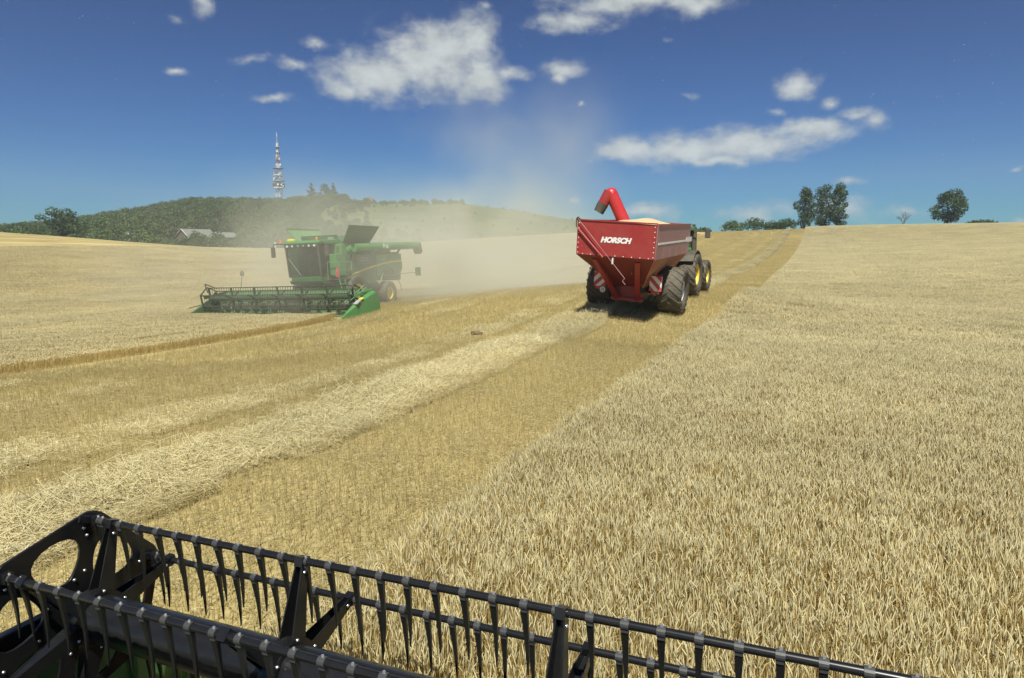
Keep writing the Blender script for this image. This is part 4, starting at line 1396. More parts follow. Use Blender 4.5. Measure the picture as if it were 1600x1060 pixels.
# ------------------------------------------------------------------ the red grain cart
def grain_cart():
    yaw = R(-.8)
    gx, gy = -6.86, 29.0
    z = H(gx, gy)
    slope = math.atan2(H(gx, gy + 3) - H(gx, gy - 3), 6)
    roll = math.atan2(H(gx + 1.4, gy) - H(gx - 1.4, gy), 2.8)
    T = thing('grain_cart', 'red grain cart with raised auger, towed away across the stubble', 'cart', (gx, gy, z), 0)
    T.rotation_euler = (slope * .45, -roll, yaw)
    yr, yf = -3.9, 2.5         # rear and front of the tank
    W = 1.47
    zt, zs = 3.62, 2.36
    # upper tank sides
    t = .04
    rp = MB().hexa([(-W, yr, zs), (W, yr, zs), (W, yr + t, zs), (-W, yr + t, zs)], [(-W - .02, yr - .03, zt + .04), (W + .02, yr - .03, zt - .02), (W + .02, yr - .03 + t, zt - .02), (-W - .02, yr - .03 + t, zt + .04)])
    rear = rp.build('rear_panel', 'red', T, bevel=.012)
    fp = MB().box((0, yf - t / 2, (zt + zs) / 2), (2 * W - .02, t, zt - zs)).build('front_panel', 'red', T)
    for s in (-1, 1):
        sd = MB().hexa([(s * W - t / 2, yr + t + .003, zs), (s * W + t / 2, yr + t + .003, zs), (s * W + t / 2, yf, zs), (s * W - t / 2, yf, zs)],
                       [(s * (W + .02) - t / 2, yr + t + .003, zt - .02), (s * (W + .02) + t / 2, yr + t + .003, zt - .02), (s * (W + .02) + t / 2, yf, zt - .05), (s * (W + .02) - t / 2, yf, zt - .05)]).build('side_panel', 'red_side', T)
        MB().box((s * (W + .02), (yr + yf) / 2 + .05, zt - .02), (.09, yf - yr - .1, .07)).build('top_rail', 'red', T)
        x = s * (W + .034)
        st = MB().box((x, -.3, 2.92), (.012, 6.6, .07)); st.box((x, 2.35, 2.96), (.0125, 1.3, .2))
        st.build('white_stripe', 'white', sd)
        for i in range(5):
            MB().box((s * (W + .025), yr + 1.3 + i * 1.2, 2.95), (.012, .035, 1.2)).build('side_seam', 'red_side', sd)
    MB().box((0, yr - .035, zt + .02), (2 * W + .06, .05, .05)).build('top_rail', 'red', T)
    # bolts round the rear panel
    bm = MB().lathe([(0, .02), (-.012, .016), (-.014, .001)], (0, 0, 0), 'y', 8).mesh('bolt', 'silver')
    def put(x, zz):
        o = bpy.data.objects.new('bolt', bm); COL.objects.link(o); o.parent = rear; o.location = (x, yr - .004 - .028 * (zz - zs) / (zt - zs), zz)
    for i in range(7):
        put(-W + .05, zs + .08 + i * .18); put(W - .05, zs + .08 + i * .18)
    for i in range(9):
        put(-W + .25 + i * .31, zs + .04)
    # hopper: four sloping sides
    hb, hx, hy0, hy1 = 1.05, .5, -1.45, 1.7
    for s in (-1, 1):
        MB().hexa([(s * hx, hy0, hb), (s * (hx + .03), hy0, hb), (s * (hx + .03), hy1, hb), (s * hx, hy1, hb)],
                  [(s * (W - .03), yr + .02, zs - .004), (s * W, yr + .02, zs - .004), (s * W, yf - .02, zs - .004), (s * (W - .03), yf - .02, zs - .004)]).build('hopper_side', 'red_dusty', T)
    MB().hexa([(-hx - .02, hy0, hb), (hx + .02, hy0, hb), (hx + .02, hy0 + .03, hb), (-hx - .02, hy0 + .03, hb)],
              [(-W + .01, yr + .01, zs - .002), (W - .01, yr + .01, zs - .002), (W - .01, yr + .04, zs - .002), (-W + .01, yr + .04, zs - .002)]).build('hopper_rear', 'red_grimy', T)
    MB().hexa([(-hx, hy1 - .03, hb), (hx, hy1 - .03, hb), (hx, hy1, hb), (-hx, hy1, hb)],
              [(-W + .01, yf - .04, zs - .002), (W - .01, yf - .04, zs - .002), (W - .01, yf - .01, zs - .002), (-W + .01, yf - .01, zs - .002)]).build('hopper_front', 'red_dusty', T)
    MB().box((0, .1, .95), (1.0, 3.1, .22)).build('hopper_sump', 'dark', T)
    # rear legs and frame
    for s in (-1, 1):
        MB().bar((s * .82, yr + .25, zs - .12), (s * .40, -1.62, .62), .19, .13).build('rear_leg', 'red', T, bevel=.01)
    MB().box((0, -1.58, .58), (1.3, .16, .14)).build('rear_crossbeam', 'red', T, bevel=.01)
    MB().box((0, -1.5, .98), (.66, .05, .7)).build('rear_shield', 'red', T)
    for s in (-1, 1):
        MB().bar((s * .42, -1.5, .75), (s * .42, yf + 1.2, .75), .14, .24).build('chassis_rail', 'red', T)
    MB().box((0, 0, .9), (2.2, .3, .3)).build('axle', 'dark', T)
    MB().bar((0, yf + .8, .75), (0, yf + 2.2, .7), .25, .2).build('drawbar', 'red', T)
    for s in (-1, 1):
        wheel(T, (s * 1.46, 0, .95), .95, 1.05, .46, 'silver', s, 18)
    # warning boards and lamps on a thin beam
    MB().box((0, -1.72, 1.63), (2.75, .04, .04)).build('lamp_beam', 'red', T)
    for s in (-1, 1):
        bx, bz, bw, bh = s * 1.13, 1.31, .48, .58
        y = -1.76
        b = MB().box((bx, y, bz), (bw, .02, bh)).build('warning_board', 'white', T)
        k = 0
        for d in (-.36, -.08, .2):
            # diagonal red bands clipped to the board
            poly = clip_band(bw, bh, d, .14, s)
            if poly:
                MB().prism([(bx + p[0], bz + p[1]) for p in poly], y - .0145, y - .0105, 'y').build('red_band', 'redsign', b)
        MB().box((bx - s * .0, y, bz - bh / 2 - .06), (.3, .03, .1)).build('tail_lamp', 'redsign', T)
    MB().box((-.95, -1.785, 1.50), (.28, .02, .22)).build('number_plate', 'grey', T)
    sg = MB().tube((-.98, -1.78, .90), (-.98, -1.795, .90), .115, n=20).build('speed_disc', 'white', T)
    text('speed_figures', '25', .14, 'dark', sg, Matrix.Translation((-.98, -1.797, .90)) @ Matrix.Rotation(R(90), 4, 'X'))
    # maker's name
    yy = yr - .022
    tx = text('lettering', 'HORSCH', .262, 'white', rear, Matrix.Translation((.0, yy, 2.96)) @ Matrix.Rotation(R(-.6), 4, 'Y') @ Matrix.Rotation(R(91), 4, 'X'), shear=.28, bold=.016, sx=1.05)
    # tarpaulin crank: light rod across the back, thick tube standing in for its shadow
    y = yr - .12
    MB().tube((-1.44, yr - .07, 3.3), (-.42, yr - .06, 2.32), .045, n=10).build('rod_shadow_tube', 'red', T)
    cr = MB().path([(-1.42, y, 3.64), (.48, y + .02, 1.62), (.40, y + .02, 1.52), (.52, y + .02, 1.40)], .013, 6).build('crank_rod', 'red_side', T)
    MB().box((-.02, y + .03, 2.22), (.04, .12, .22)).build('rod_bracket', 'silver', T)
    MB().path([(-1.52, yr - .03, 3.35), (-1.53, yr - .05, 3.66), (-1.45, yr - .09, 3.73), (-1.38, yr - .05, 3.64)], .025, 6).build('corner_hook', 'dark', T)
    # auger with spout
    e0, e1 = Vector((-.4, .9, 2.4)), Vector((-1.62, .6, 4.72))
    ag = MB().tube(e0, e1, .27, .27, n=22)
    a = ag.build('auger_tube', 'red_bright', T, smooth=True)
    # bent outlet: short mitred pieces turning downwards
    eb = MB().tube(e1, e1 + Vector((-.02, -.01, .0)) + (e1 - e0).normalized() * .12, .272, .19, n=22)
    eb.lathe([(-.27, .001), (-.24, .12), (-.15, .225), (0, .272), (.15, .225), (.24, .12), (.27, .001)], e1, 'x', 20)
    eb.build('auger_elbow', 'red_bright', a, smooth=True)
    sp = MB().tube(e1 + Vector((-.06, -.02, .08)), e1 + Vector((-.36, -.1, -.55)), .255, .225, n=20).build('spout', 'red', a, smooth=True)  # shade on the spout is put into the darker red
    MB().tube(e1 + Vector((-.30, -.085, -.42)), e1 + Vector((-.47, -.13, -.80)), .245, .22, n=18, caps=False).build('rubber_sleeve', 'dark', sp)
    return T, (yr, yf, W, zt)


def clip_band(w, h, d, wd, s):
    """rectangle w*h clipped to the diagonal band d..d+wd (45 degrees); s mirrors"""
    poly = [(-w / 2, -h / 2), (w / 2, -h / 2), (w / 2, h / 2), (-w / 2, h / 2)]

    def cut(poly, f):
        out = []
        for p, q in zip(poly, poly[1:] + poly[:1]):
            a, b = f(p), f(q)
            if a >= 0: out.append(p)
            if (a >= 0) != (b >= 0):
                t = a / (a - b); out.append((p[0] + (q[0] - p[0]) * t, p[1] + (q[1] - p[1]) * t))
        return out
    k = math.sqrt(.5)
    g = lambda p: (p[0] * s + p[1]) * k
    poly = cut(poly, lambda p: g(p) - d)
    if poly: poly = cut(poly, lambda p: d + wd - g(p))
    return poly


CART, CD = grain_cart()


def heap():
    yr, yf, W, zt = CD
    nx, ny = 22, 40
    vs, fs = [], []
    for i in range(nx + 1):
        for j in range(ny + 1):
            u, v = i / nx * 2 - 1, j / ny * 2 - 1
            x = u * (W - .04); y = (yr + .08) + (yf - .06 - yr - .06) * (v + 1) / 2
            q = max(0, 1 - (u * u * .9 + (v - .3) ** 2 * .9))
            zz = zt - .30 + .44 * q ** .8 + .03 * math.sin(7 * u + 3 * v) * q
            vs.append((x, y, zz))
    for i in range(nx):
        for j in range(ny):
            a = i * (ny + 1) + j
            fs.append((a, a + ny + 1, a + ny + 2, a + 1))
    m = MB(); m.add(vs, fs)
    o = m.build('grain_heap', 'grain', None, smooth=True)
    o.location = CART.location; o.rotation_euler = CART.rotation_euler
    tag(o, 'pale mound of harvested grain heaped inside the red cart', 'grain', kind='stuff')


heap()


# ------------------------------------------------------------------ the tractor pulling it
def tractor():
    gx, gy = -6.62, 34.6
    z = H(gx, gy)
    T = thing('tractor', 'green tractor with yellow wheel rims, mostly hidden ahead of the red cart', 'tractor', (gx, gy, z), R(-3.5))
    T.rotation_euler = (math.atan2(H(gx, gy + 4) - H(gx, gy), 4), 0, R(-3.5))
    for s in (-1, 1):
        wheel(T, (s * 1.12, 0, 1.0), 1.0, .78, .5, 'yellow', s, 20)
        wheel(T, (s * 1.06, 3.05, .8), .8, .6, .4, 'yellow', s, 18)
        fn = MB(); pv = None
        for i in range(8):
            a = R(30 + 115 * i / 7)
            q = [(s * .62, math.cos(a) * 1.1, 1.0 + math.sin(a) * 1.1), (s * 1.42, math.cos(a) * 1.1, 1.0 + math.sin(a) * 1.1), (s * 1.42, math.cos(a) * 1.16, 1.0 + math.sin(a) * 1.16), (s * .62, math.cos(a) * 1.16, 1.0 + math.sin(a) * 1.16)]
            if pv: fn.hexa(pv, q)
            pv = q
        fn.build('mudguard', 'dark', T)
        MB().box((s * 1.0, -.25, 2.2), (.3, .08, .16)).build('tail_lamp', 'green', T, bevel=.02)
        MB().path([(s * .85, 1.2, 3.05), (s * 1.5, 1.35, 3.05)], .025).build('mirror_arm', 'dark', T)
        MB().box((s * 1.58, 1.35, 2.95), (.26, .08, .46)).build('mirror', 'dark', T, bevel=.03)
    MB().box((0, .6, 1.05), (.7, 3.6, .7)).build('transmission', 'dark', T)
    MB().prism([(1.3, 1.1), (3.9, 1.05), (4.0, 1.7), (3.6, 1.95), (1.3, 2.1)], -.42, .42).build('bonnet', 'green', T, bevel=.08)
    MB().prism([(-.5, 1.6), (1.45, 1.5), (1.45, 1.75), (1.3, 3.1), (-.35, 3.1), (-.55, 2.0)], -.82, .82).build('cab_glass', 'glass', T)
    fr = MB()
    for s in (-1, 1):
        fr.bar((s * .84, -.5, 1.6), (s * .8, -.36, 3.1), .09, .09); fr.bar((s * .84, 1.45, 1.5), (s * .8, 1.3, 3.1), .08, .08)
    fr.build('cab_pillars', 'dark', T)
    MB().prism([(-.55, 3.08), (1.5, 3.08), (1.55, 3.2), (1.2, 3.3), (-.4, 3.3), (-.6, 3.2)], -.95, .95).build('cab_roof', 'green', T, bevel=.06)
    MB().box((0, .2, 2.0), (.5, .5, .9)).build('seat', 'dark', T, bevel=.05)
    MB().tube((.86, 1.55, 1.6), (.86, 1.55, 3.15), .15, n=14).tube((.86, 1.55, 3.15), (.86, 1.5, 3.4), .08, n=10).build('exhaust_stack', 'dark', T, smooth=True)
    MB().box((0, -.7, .85), (.4, .8, .3)).build('hitch', 'dark', T)


tractor()


# ------------------------------------------------------------------ trees
def leaf_cloud(centres, n, leaf, seed, ca=(.035, .075, .018), cb=(.10, .15, .045)):
    """leaf-sized faces spread through ellipsoids (x,y,z,rx,ry,rz)"""
    g = np.random.default_rng(seed)
    C = np.array(centres, float)
    vol = (C[:, 3] * C[:, 4] * C[:, 5]) ** .75
    ix = g.choice(len(C), n, p=vol / vol.sum())
    d = g.normal(size=(n, 3)); d /= np.linalg.norm(d, axis=1, keepdims=True)
    rad = g.uniform(.35, 1.0, n) ** .5
    P = C[ix, :3] + d * rad[:, None] * C[ix, 3:] + g.normal(0, leaf * .35, (n, 3))
    nrm = unit(d * .6 + g.normal(size=(n, 3)) * .6 + np.array((0, 0, .35)))
    a = unit(np.cross(nrm, g.normal(size=(n, 3)))); b = np.cross(nrm, a)
    s = leaf * g.uniform(.5, 1.2, n)[:, None]
    V = np.stack([P - a * s * .5, P + b * s * .38, P + a * s * .5, P - b * s * .38], 1)
    t = g.uniform(0, 1, n)
    clump = g.uniform(.75, 1.2, len(C))[ix]
    col = (np.array(ca)[None] * (1 - t[:, None]) + np.array(cb)[None] * t[:, None]) * clump[:, None]
    return V.reshape(-1, 3), np.arange(4 * n).reshape(n, 4), np.repeat(col, 4, 0)


def tree(name, label, loc, h, spread, seed, n=2600, leaf=.45, trunk=.35, shape='round', group=None, ca=(.035, .075, .018), cb=(.10, .15, .045), cat='tree'):
    rnd = random.Random(seed)
    T = thing(name, label, cat, loc, rnd.uniform(0, 6), group)
    tb = MB()
    th = h * trunk
    tr = h * .022
    top = Vector((rnd.uniform(-.03, .03) * h, rnd.uniform(-.03, .03) * h, h * .86))
    pts = [Vector((0, 0, -.6)), Vector((rnd.uniform(-.01, .01) * h, 0, th)), top]
    tb.tube(pts[0], pts[1], tr * 1.25, tr, 8); tb.tube(pts[1], pts[2], tr, tr * .25, 7)
    cl = []
    k = {'round': 15, 'tall': 17, 'conifer': 14, 'bush': 10}[shape]
    for i in range(k):
        f = (i + .5) / k
        if shape == 'conifer':
            z = h * (.2 + .78 * f); rr = spread * (1.0 - f) * rnd.uniform(.6, .95); s = spread * (.5 - .36 * f)
            an = i * 2.4; c = Vector((math.cos(an) * rr, math.sin(an) * rr, z)); e = (s, s, s * .55)
        elif shape == 'tall':
            z = h * (trunk * .75 + (1 - trunk * .75) * f * .97); prof = .35 + .65 * math.sin(math.pi * min(1, f * .8 + .25))
            rr = spread * prof * rnd.uniform(.25, .85); an = i * 2.4 + rnd.uniform(-.4, .4); s = spread * rnd.uniform(.3, .5)
            c = Vector((math.cos(an) * rr, math.sin(an) * rr, z)); e = (s, s, s * rnd.uniform(.65, .95))
        elif shape == 'bush':
            an = i * 2.4; rr = spread * math.sqrt(f) * .8; s = spread * rnd.uniform(.3, .45)
            c = Vector((math.cos(an) * rr, math.sin(an) * rr, h * (.35 + .4 * (1 - f) * rnd.uniform(.6, 1)))); e = (s, s, h * rnd.uniform(.22, .34))
        else:
            z = h * (trunk * .8 + (.93 - trunk * .8) * f); prof = math.sin(math.pi * (.18 + .72 * f)) ** .8
            rr = spread * prof * rnd.uniform(.35, .9); an = i * 2.4 + rnd.uniform(-.4, .4); s = spread * rnd.uniform(.28, .44)
            c = Vector((math.cos(an) * rr, math.sin(an) * rr, z)); e = (s, s, s * rnd.uniform(.6, .85))
        cl.append((*c, *e))
        zb = max(th * .6, c.z - h * .16)
        ax = pts[1].lerp(pts[2], max(0, min(1, (zb - th) / (h * .86 - th)))) if zb > th else Vector((0, 0, zb))
        tb.tube(ax, c, tr * .38, tr * .1, 5, caps=False)
    o = tb.build('trunk', 'bark', T)
    v, f, c = leaf_cloud(cl, n, leaf, seed, ca, cb)
    cr = bpy.data.objects.new('crown', mesh_np('crown', v, f, c, M['leaf'], 4)); COL.objects.link(cr); cr.parent = T
    return T


def on_field(px, py, r, sink=.0):
    p = at(px, py, r)
    return (p.x, p.y, H(p.x, p.y) - sink)


def on_hill(px, py, r):
    p = at(px, py, r)
    return (p.x, p.y, float(hillz(np.array([p.x]), np.array([p.y]))[0]))


GRN = dict(ca=(.028, .062, .02), cb=(.075, .12, .04))
tree('field_tree', 'tall slim tree at the left of the trio on the crest', on_field(1256, 356, 248), 13.2, 3.44, 21, 4200, .5, .12, 'tall', 'three tall trees on the crest', **GRN)
tree('field_tree', 'tallest middle tree of the trio on the crest', on_field(1283, 356, 252), 14.0, 4.19, 22, 4200, .5, .12, 'tall', 'three tall trees on the crest', **GRN)
tree('field_tree', 'leaning right hand tree of the trio on the crest', on_field(1308, 356, 250), 13.8, 3.67, 23, 4200, .5, .12, 'tall', 'three tall trees on the crest', **GRN)
tree('field_tree', 'broad round solitary tree standing on the crest at far right', on_field(1480, 352, 250), 10.8, 4.9, 24, 5200, .5, .22, 'round', **GRN)
for i, (px, r, h, s, lab) in enumerate(((1145, 240, 4.8, 3.8, 'pale green rounded bush, leftmost of the bushes left of the tall trees'), (1178, 240, 5.2, 4.4, 'wide dark bush left of the tall trees on the crest'),
                                        (1208, 242, 3.6, 3.2, 'low bush between the wide dark bush and the tall trees'), (1228, 243, 4.4, 3.4, 'dense bush touching the foot of the tall trees'),
                                        (1533, 252, 2.3, 4.2, 'low flat bush right of the solitary round tree'), (1078, 236, 4.0, 3.0, 'bush just right of the red cart on the skyline'), (1100, 240, 3.2, 2.8, 'small bush right of the tractor mirror on the skyline'))):
    kw = dict(ca=(.05, .10, .03), cb=(.12, .18, .06)) if i == 0 else GRN
    tree('bush', lab, on_field(px, 357, r, .3), h, s, 40 + i, 1300, .5, .2, 'bush', 'bushes along the crest', cat='bush', **kw)


def bare_tree():
    T = thing('bare_tree', 'bare leafless shrub on the crest between the trio and the round tree', 'tree', on_field(1412, 354, 250))
    rnd = random.Random(5)
    mb = MB()

    def grow(p, d, ln, r, lev):
        q = p + d * ln
        mb.tube(p, q, r, r * .6, 4, caps=False)
        if lev == 0: return
        for _ in range(3 if lev > 1 else 4):
            nd = (d + Vector((rnd.uniform(-.8, .8), rnd.uniform(-.8, .8), rnd.uniform(-.1, .5)))).normalized()
            grow(q if rnd.random() < .6 else p.lerp(q, .6), nd, ln * rnd.uniform(.55, .8), r * .6, lev - 1)
    for _ in range(3):
        grow(Vector((0, 0, -.3)), Vector((rnd.uniform(-.4, .4), rnd.uniform(-.4, .4), 1)).normalized(), 2.0, .09, 4)
    mb.build('branches', 'bark', T)


bare_tree()
tree('field_tree', 'large dark twin-crowned tree at the left edge of the woods, left half', on_hill(84, 360, 330), 20.5, 6.5, 31, 2600, .75, .2, 'round', 'pair of big trees before the woods')
tree('field_tree', 'large dark tree before the woods, right half of the left pair', on_hill(108, 360, 335), 20, 6.0, 32, 2600, .75, .2, 'round', 'pair of big trees before the woods')
tree('ridge_tree', 'tall pointed conifer on the ridge right of the tower', on_hill(487, 310, 846), 30, 8.5, 33, 1500, 1.6, .2, 'conifer')
tree('ridge_tree', 'broad leafy tree on the ridge, right of the pointed conifer', on_hill(508, 310, 846), 28, 8.5, 34, 1500, 1.6, .2, 'round')
tree('ridge_tree', 'tall tree on the ridge, second right of the pointed conifer', on_hill(521, 310, 846), 29, 8.0, 35, 1500, 1.6, .2, 'conifer')


# woods on the hill: one mass, many trees
def forest():
    meshes = []
    for i in range(7):
        rnd = random.Random(100 + i)
        cl = []
        for q in range(9):
            an = q * 2.4; rr = math.sqrt(q / 9) * 2.6
            cl.append((math.cos(an) * rr, math.sin(an) * rr, 3.0 + 4.6 * (1 - (rr / 3.2) ** 2) * rnd.uniform(.7, 1.05), 1.7, 1.7, 1.5))
        cl.append((0, 0, 2.2, 2.6, 2.6, 2.2))
        tone = rnd.uniform(.65, 1.3)
        v, f, c = leaf_cloud(cl, 900, .75, 200 + i, tuple(np.array((.042, .075, .018)) * tone), tuple(np.array((.115, .155, .042)) * tone))
        meshes.append(mesh_np('wood_tree', v, f, c, M['leaf'], 4))
    coll = patch_collection('wood_tree', meshes)
    g = np.random.default_rng(3)
    rows = []

    def place(px0, px1, tf0, tf1, n, s0, s1):
        for _ in range(n):
            px = g.uniform(px0, px1)
            a0 = tf0(px); a1 = tf1(px)
            if a1 <= a0: continue
            t = g.uniform(a0, a1)
            d = at(px, 400, 1.0); ph = math.atan2(d.x, d.y)
            rc = float(np.interp(ph, _hp, _hr))
            r = HB + (rc - HB) * t
            x, y = r * math.sin(ph), r * math.cos(ph)
            z = float(hillz(np.array([x]), np.array([y]))[0])
            s = g.uniform(s0, s1)
            if 266 < px < 378 and r < 385:      # clearing round the barn and cottage, low bushes before them
                if r > 326: continue
                s *= .75
            rows.append((x, y, z - .6, 0, 0, g.uniform(0, 6.3), s * g.uniform(.8, 1.3), s * g.uniform(.8, 1.3), s, g.integers(0, 7)))
    lo = lambda px: .04
    place(-260, 430, lo, lambda px: 1.0, 3300, .75, 1.35)
    place(430, 545, lo, lambda px: .10 + .2 * (545 - px) / 115, 260, .6, 1.1)
    place(430, 545, lambda px: .25 + .55 * (px - 430) / 115, lambda px: 1.0, 700, .75, 1.3)
    place(430, 500, lo, lambda px: .8, 420, .6, 1.15)
    place(540, 725, lambda px: .90, lambda px: 1.0, 75, .3, .95)
    place(540, 640, lambda px: .94, lambda px: 1.0, 45, .5, 1.0)
    place(262, 385, lambda px: .03, lambda px: .115, 150, .6, .95)
    place(500, 930, lambda px: .1, lambda px: .9, 130, .12, .34)
    place(495, 580, lambda px: .15, lambda px: .9, 120, .25, .75)
    place(560, 720, lambda px: .04, lambda px: .22, 60, .2, .6)
    place(520, 720, lambda px: .55, lambda px: .92, 40, .2, .5)
    place(560, 720, lambda px: .03, lambda px: .07, 70, .5, .9)
    place(730, 900, lambda px: .03, lambda px: .06, 40, .35, .7)
    scatter('woods', 'dense dark green woods covering the left part of the hill', 'woods', coll, rows)


forest()


# ------------------------------------------------------------------ telecom tower
def tower():
    p = on_hill(437, 320, 840)
    T = thing('telecom_tower', 'red and white lattice telecom tower with platforms on the hilltop', 'tower', p)
    k = 840 * 1.03 / F * 1.0         # metres per picture pixel at that distance
    h_tot = (331 - 222) * k
    secs = [(0, 5.2), (6, 4.9), (12, 4.7), (18, 4.6), (24, 4.5), (30, 4.3), (36, 3.4), (42, 2.4), (48, 1.9), (54, 1.5), (60, 1.2)]
    top = 60.0
    f = h_tot * .865 / top

    for i, ((z0, w0), (z1, w1)) in enumerate(zip(secs[:-1], secs[1:])):
        z0, z1 = z0 * f, z1 * f
        m = MB()
        cs = ((-1, -1), (1, -1), (1, 1), (-1, 1))
        for q in range(4):
            a, b = cs[q], cs[(q + 1) % 4]
            m.tube((a[0] * w0 / 2, a[1] * w0 / 2, z0), (a[0] * w1 / 2, a[1] * w1 / 2, z1), .36, n=5)
            m.tube((a[0] * w0 / 2, a[1] * w0 / 2, z0), (b[0] * w1 / 2, b[1] * w1 / 2, z1), .22, n=4)
            m.tube((b[0] * w0 / 2, b[1] * w0 / 2, z0), (a[0] * w1 / 2, a[1] * w1 / 2, z1), .22, n=4)
            m.tube((a[0] * w1 / 2, a[1] * w1 / 2, z1), (b[0] * w1 / 2, b[1] * w1 / 2, z1), .22, n=4)
        m.build('lattice_section', 'tower_red' if i in (0, 1, 7) else 'tower_white', T)
    for (z, w, th, mt) in ((20.5, 12, 1.0, 'tower_white'), (26.5, 13, .8, 'grey'), (31.5, 12, .7, 'tower_white'), (37.5, 12.5, .6, 'wood_red'), (56, 5, .5, 'wood_red')):
        pl = MB().lathe([(0, 1.0), (0, w / 2), (th, w / 2), (th, 1.0)], (0, 0, z * f), 'z', 12).build('platform', mt, T)
        rl = MB().lathe([(1.6, w / 2), (1.75, w / 2)], (0, 0, z * f), 'z', 12)
        for q in range(12):
            a = q * math.pi / 6
            rl.tube((math.cos(a) * w / 2, math.sin(a) * w / 2, z * f), (math.cos(a) * w / 2, math.sin(a) * w / 2, z * f + 1.7), .1, n=4)
        rl.build('railing', 'grey', pl)
    rnd = random.Random(2)
    for (z, n, r) in ((23, 9, 5.0), (29, 8, 5.2), (34, 5, 4.2), (41, 4, 2.4), (46, 4, 1.8)):
        for q in range(n):
            a = rnd.uniform(0, 6.3); d = Vector((math.cos(a), math.sin(a), 0)); c = d * r + Vector((0, 0, z * f + rnd.uniform(-1.2, 1.2)))
            rr = rnd.uniform(.6, 1.35)
            MB().tube(c, c + d * .9, rr, rr, 12).build('dish_antenna', 'white' if rnd.random() < .7 else 'grey', T)
    MB().box((0, 0, 23 * f), (9.2, 9.2, 3.0 * f)).build('equipment_cabin', 'dark', T)
    for (z, w, hh, mt) in ((47.5, 3.2, 3.8, 'grey'), (51, 3.4, 2.0, 'dark')):
        m = MB()
        for q in range(4):
            a = q * math.pi / 2 + .4
            m.box((math.cos(a) * w / 2, math.sin(a) * w / 2, z * f), (1.0, 1.0, hh * f))
        m.build('panel_antennas', mt, T)
    MB().tube((0, 0, top * f), (0, 0, h_tot * .95), .6, .45, 6).build('mast', 'grey', T)
    MB().tube((0, 0, h_tot * .95), (0, 0, h_tot), .45, .2, 6).build('mast_tip', 'tower_white', T)


tower()


# ------------------------------------------------------------------ buildings at the foot of the woods
def house(name, label, px, py, r, w, l, hw_, hr_, rot, wall, roof, lift=0.0, windows=True):
    p = at(px, py, r)
    z = p.z - hw_ - hr_
    T = thing(name, label, 'house', (p.x, p.y, z), rot)
    MB().prism([(-w / 2, -3 - lift), (w / 2, -3 - lift), (w / 2, hw_), (0, hw_ + hr_), (-w / 2, hw_)], -l / 2, l / 2, 'y').build('wall', wall, T)
    for s in (-1, 1):
        rf = MB().hexa([(s * (w / 2 + .5), -l / 2 - .4, hw_ - .45 * hr_ / (w / 2)), (s * (w / 2 + .5), l / 2 + .4, hw_ - .45 * hr_ / (w / 2)), (s * .0, l / 2 + .4, hw_ + hr_ + .02), (s * .0, -l / 2 - .4, hw_ + hr_ + .02)],
                       [(s * (w / 2 + .5), -l / 2 - .4, hw_ - .45 * hr_ / (w / 2) + .18), (s * (w / 2 + .5), l / 2 + .4, hw_ - .45 * hr_ / (w / 2) + .18), (s * .0, l / 2 + .4, hw_ + hr_ + .24), (s * .0, -l / 2 - .4, hw_ + hr_ + .24)]).build('roof', roof, T)
        MB().bar((s * (w / 2 + .5), -l / 2 - .45, hw_ - .45 * hr_ / (w / 2) + .1), (0, -l / 2 - .45, hw_ + hr_ + .14), .1, .4, up=(0, 1, 0)).build('bargeboard', 'white', rf)
    if windows:
        for x in (-w * .2, w * .2):
            wn = MB().box((x, -l / 2 - .03, hw_ * .75), (1.1, .08, 1.2)).build('window', 'white', T)
            MB().box((x, -l / 2 - .08, hw_ * .75), (.85, .04, .95)).build('pane', 'glass', wn)
    return T


house('barn', 'long dark red barn with pale ribbed roof at the foot of the woods', 306, 359, 352, 8.5, 15, 3.2, 3.6, R(-2), 'wood_red', 'roof_grey', 4.5)
house('cottage', 'small red gabled cottage just right of the long barn', 350, 364, 352, 6.0, 9, 2.2, 2.0, R(-2), 'wood_red', 'roof_grey', 4.0)
house('hut', 'small brown roofed hut on the ridge among bushes', 578, 309, 820, 11, 12, 4.0, 4.5, R(10), 'wood_red', 'roof_brown', 1.0)


def shed(label, px, py, r, w, d, h, mat, roof='roof_grey'):
    p = at(px, py, r)
    T = thing('shed', label, 'shed', (p.x, p.y, p.z - h), YAW * .8)
    MB().box((0, 0, h / 2 - 1), (w, d, h + 2)).build('wall', mat, T)
    MB().box((0, 0, h + .09), (w + .4, d + .4, .16), (R(3), 0, 0)).build('roof', roof, T)
    MB().box((0, -d / 2 - .02, h * .45), (w * .3, .06, h * .7)).build('door', 'grey', T)


shed('narrow tall white shed at the foot of the woods', 201, 363, 330, 1.4, 2.0, 3.2, 'plaster')
shed('low pale shed right of the narrow white one', 212, 369, 330, 3.2, 2.5, 1.6, 'plaster')
shed('small white cabin beside the low pale shed', 217, 367, 328, 1.6, 2.0, 2.2, 'plaster')
shed('white cabin at the field edge right of the pair of big trees', 145, 366, 325, 2.2, 2.2, 1.6, 'plaster')
shed('tiny white cabin half hidden right of the cottage', 368, 364, 360, 3.2, 2.5, 2.0, 'plaster')


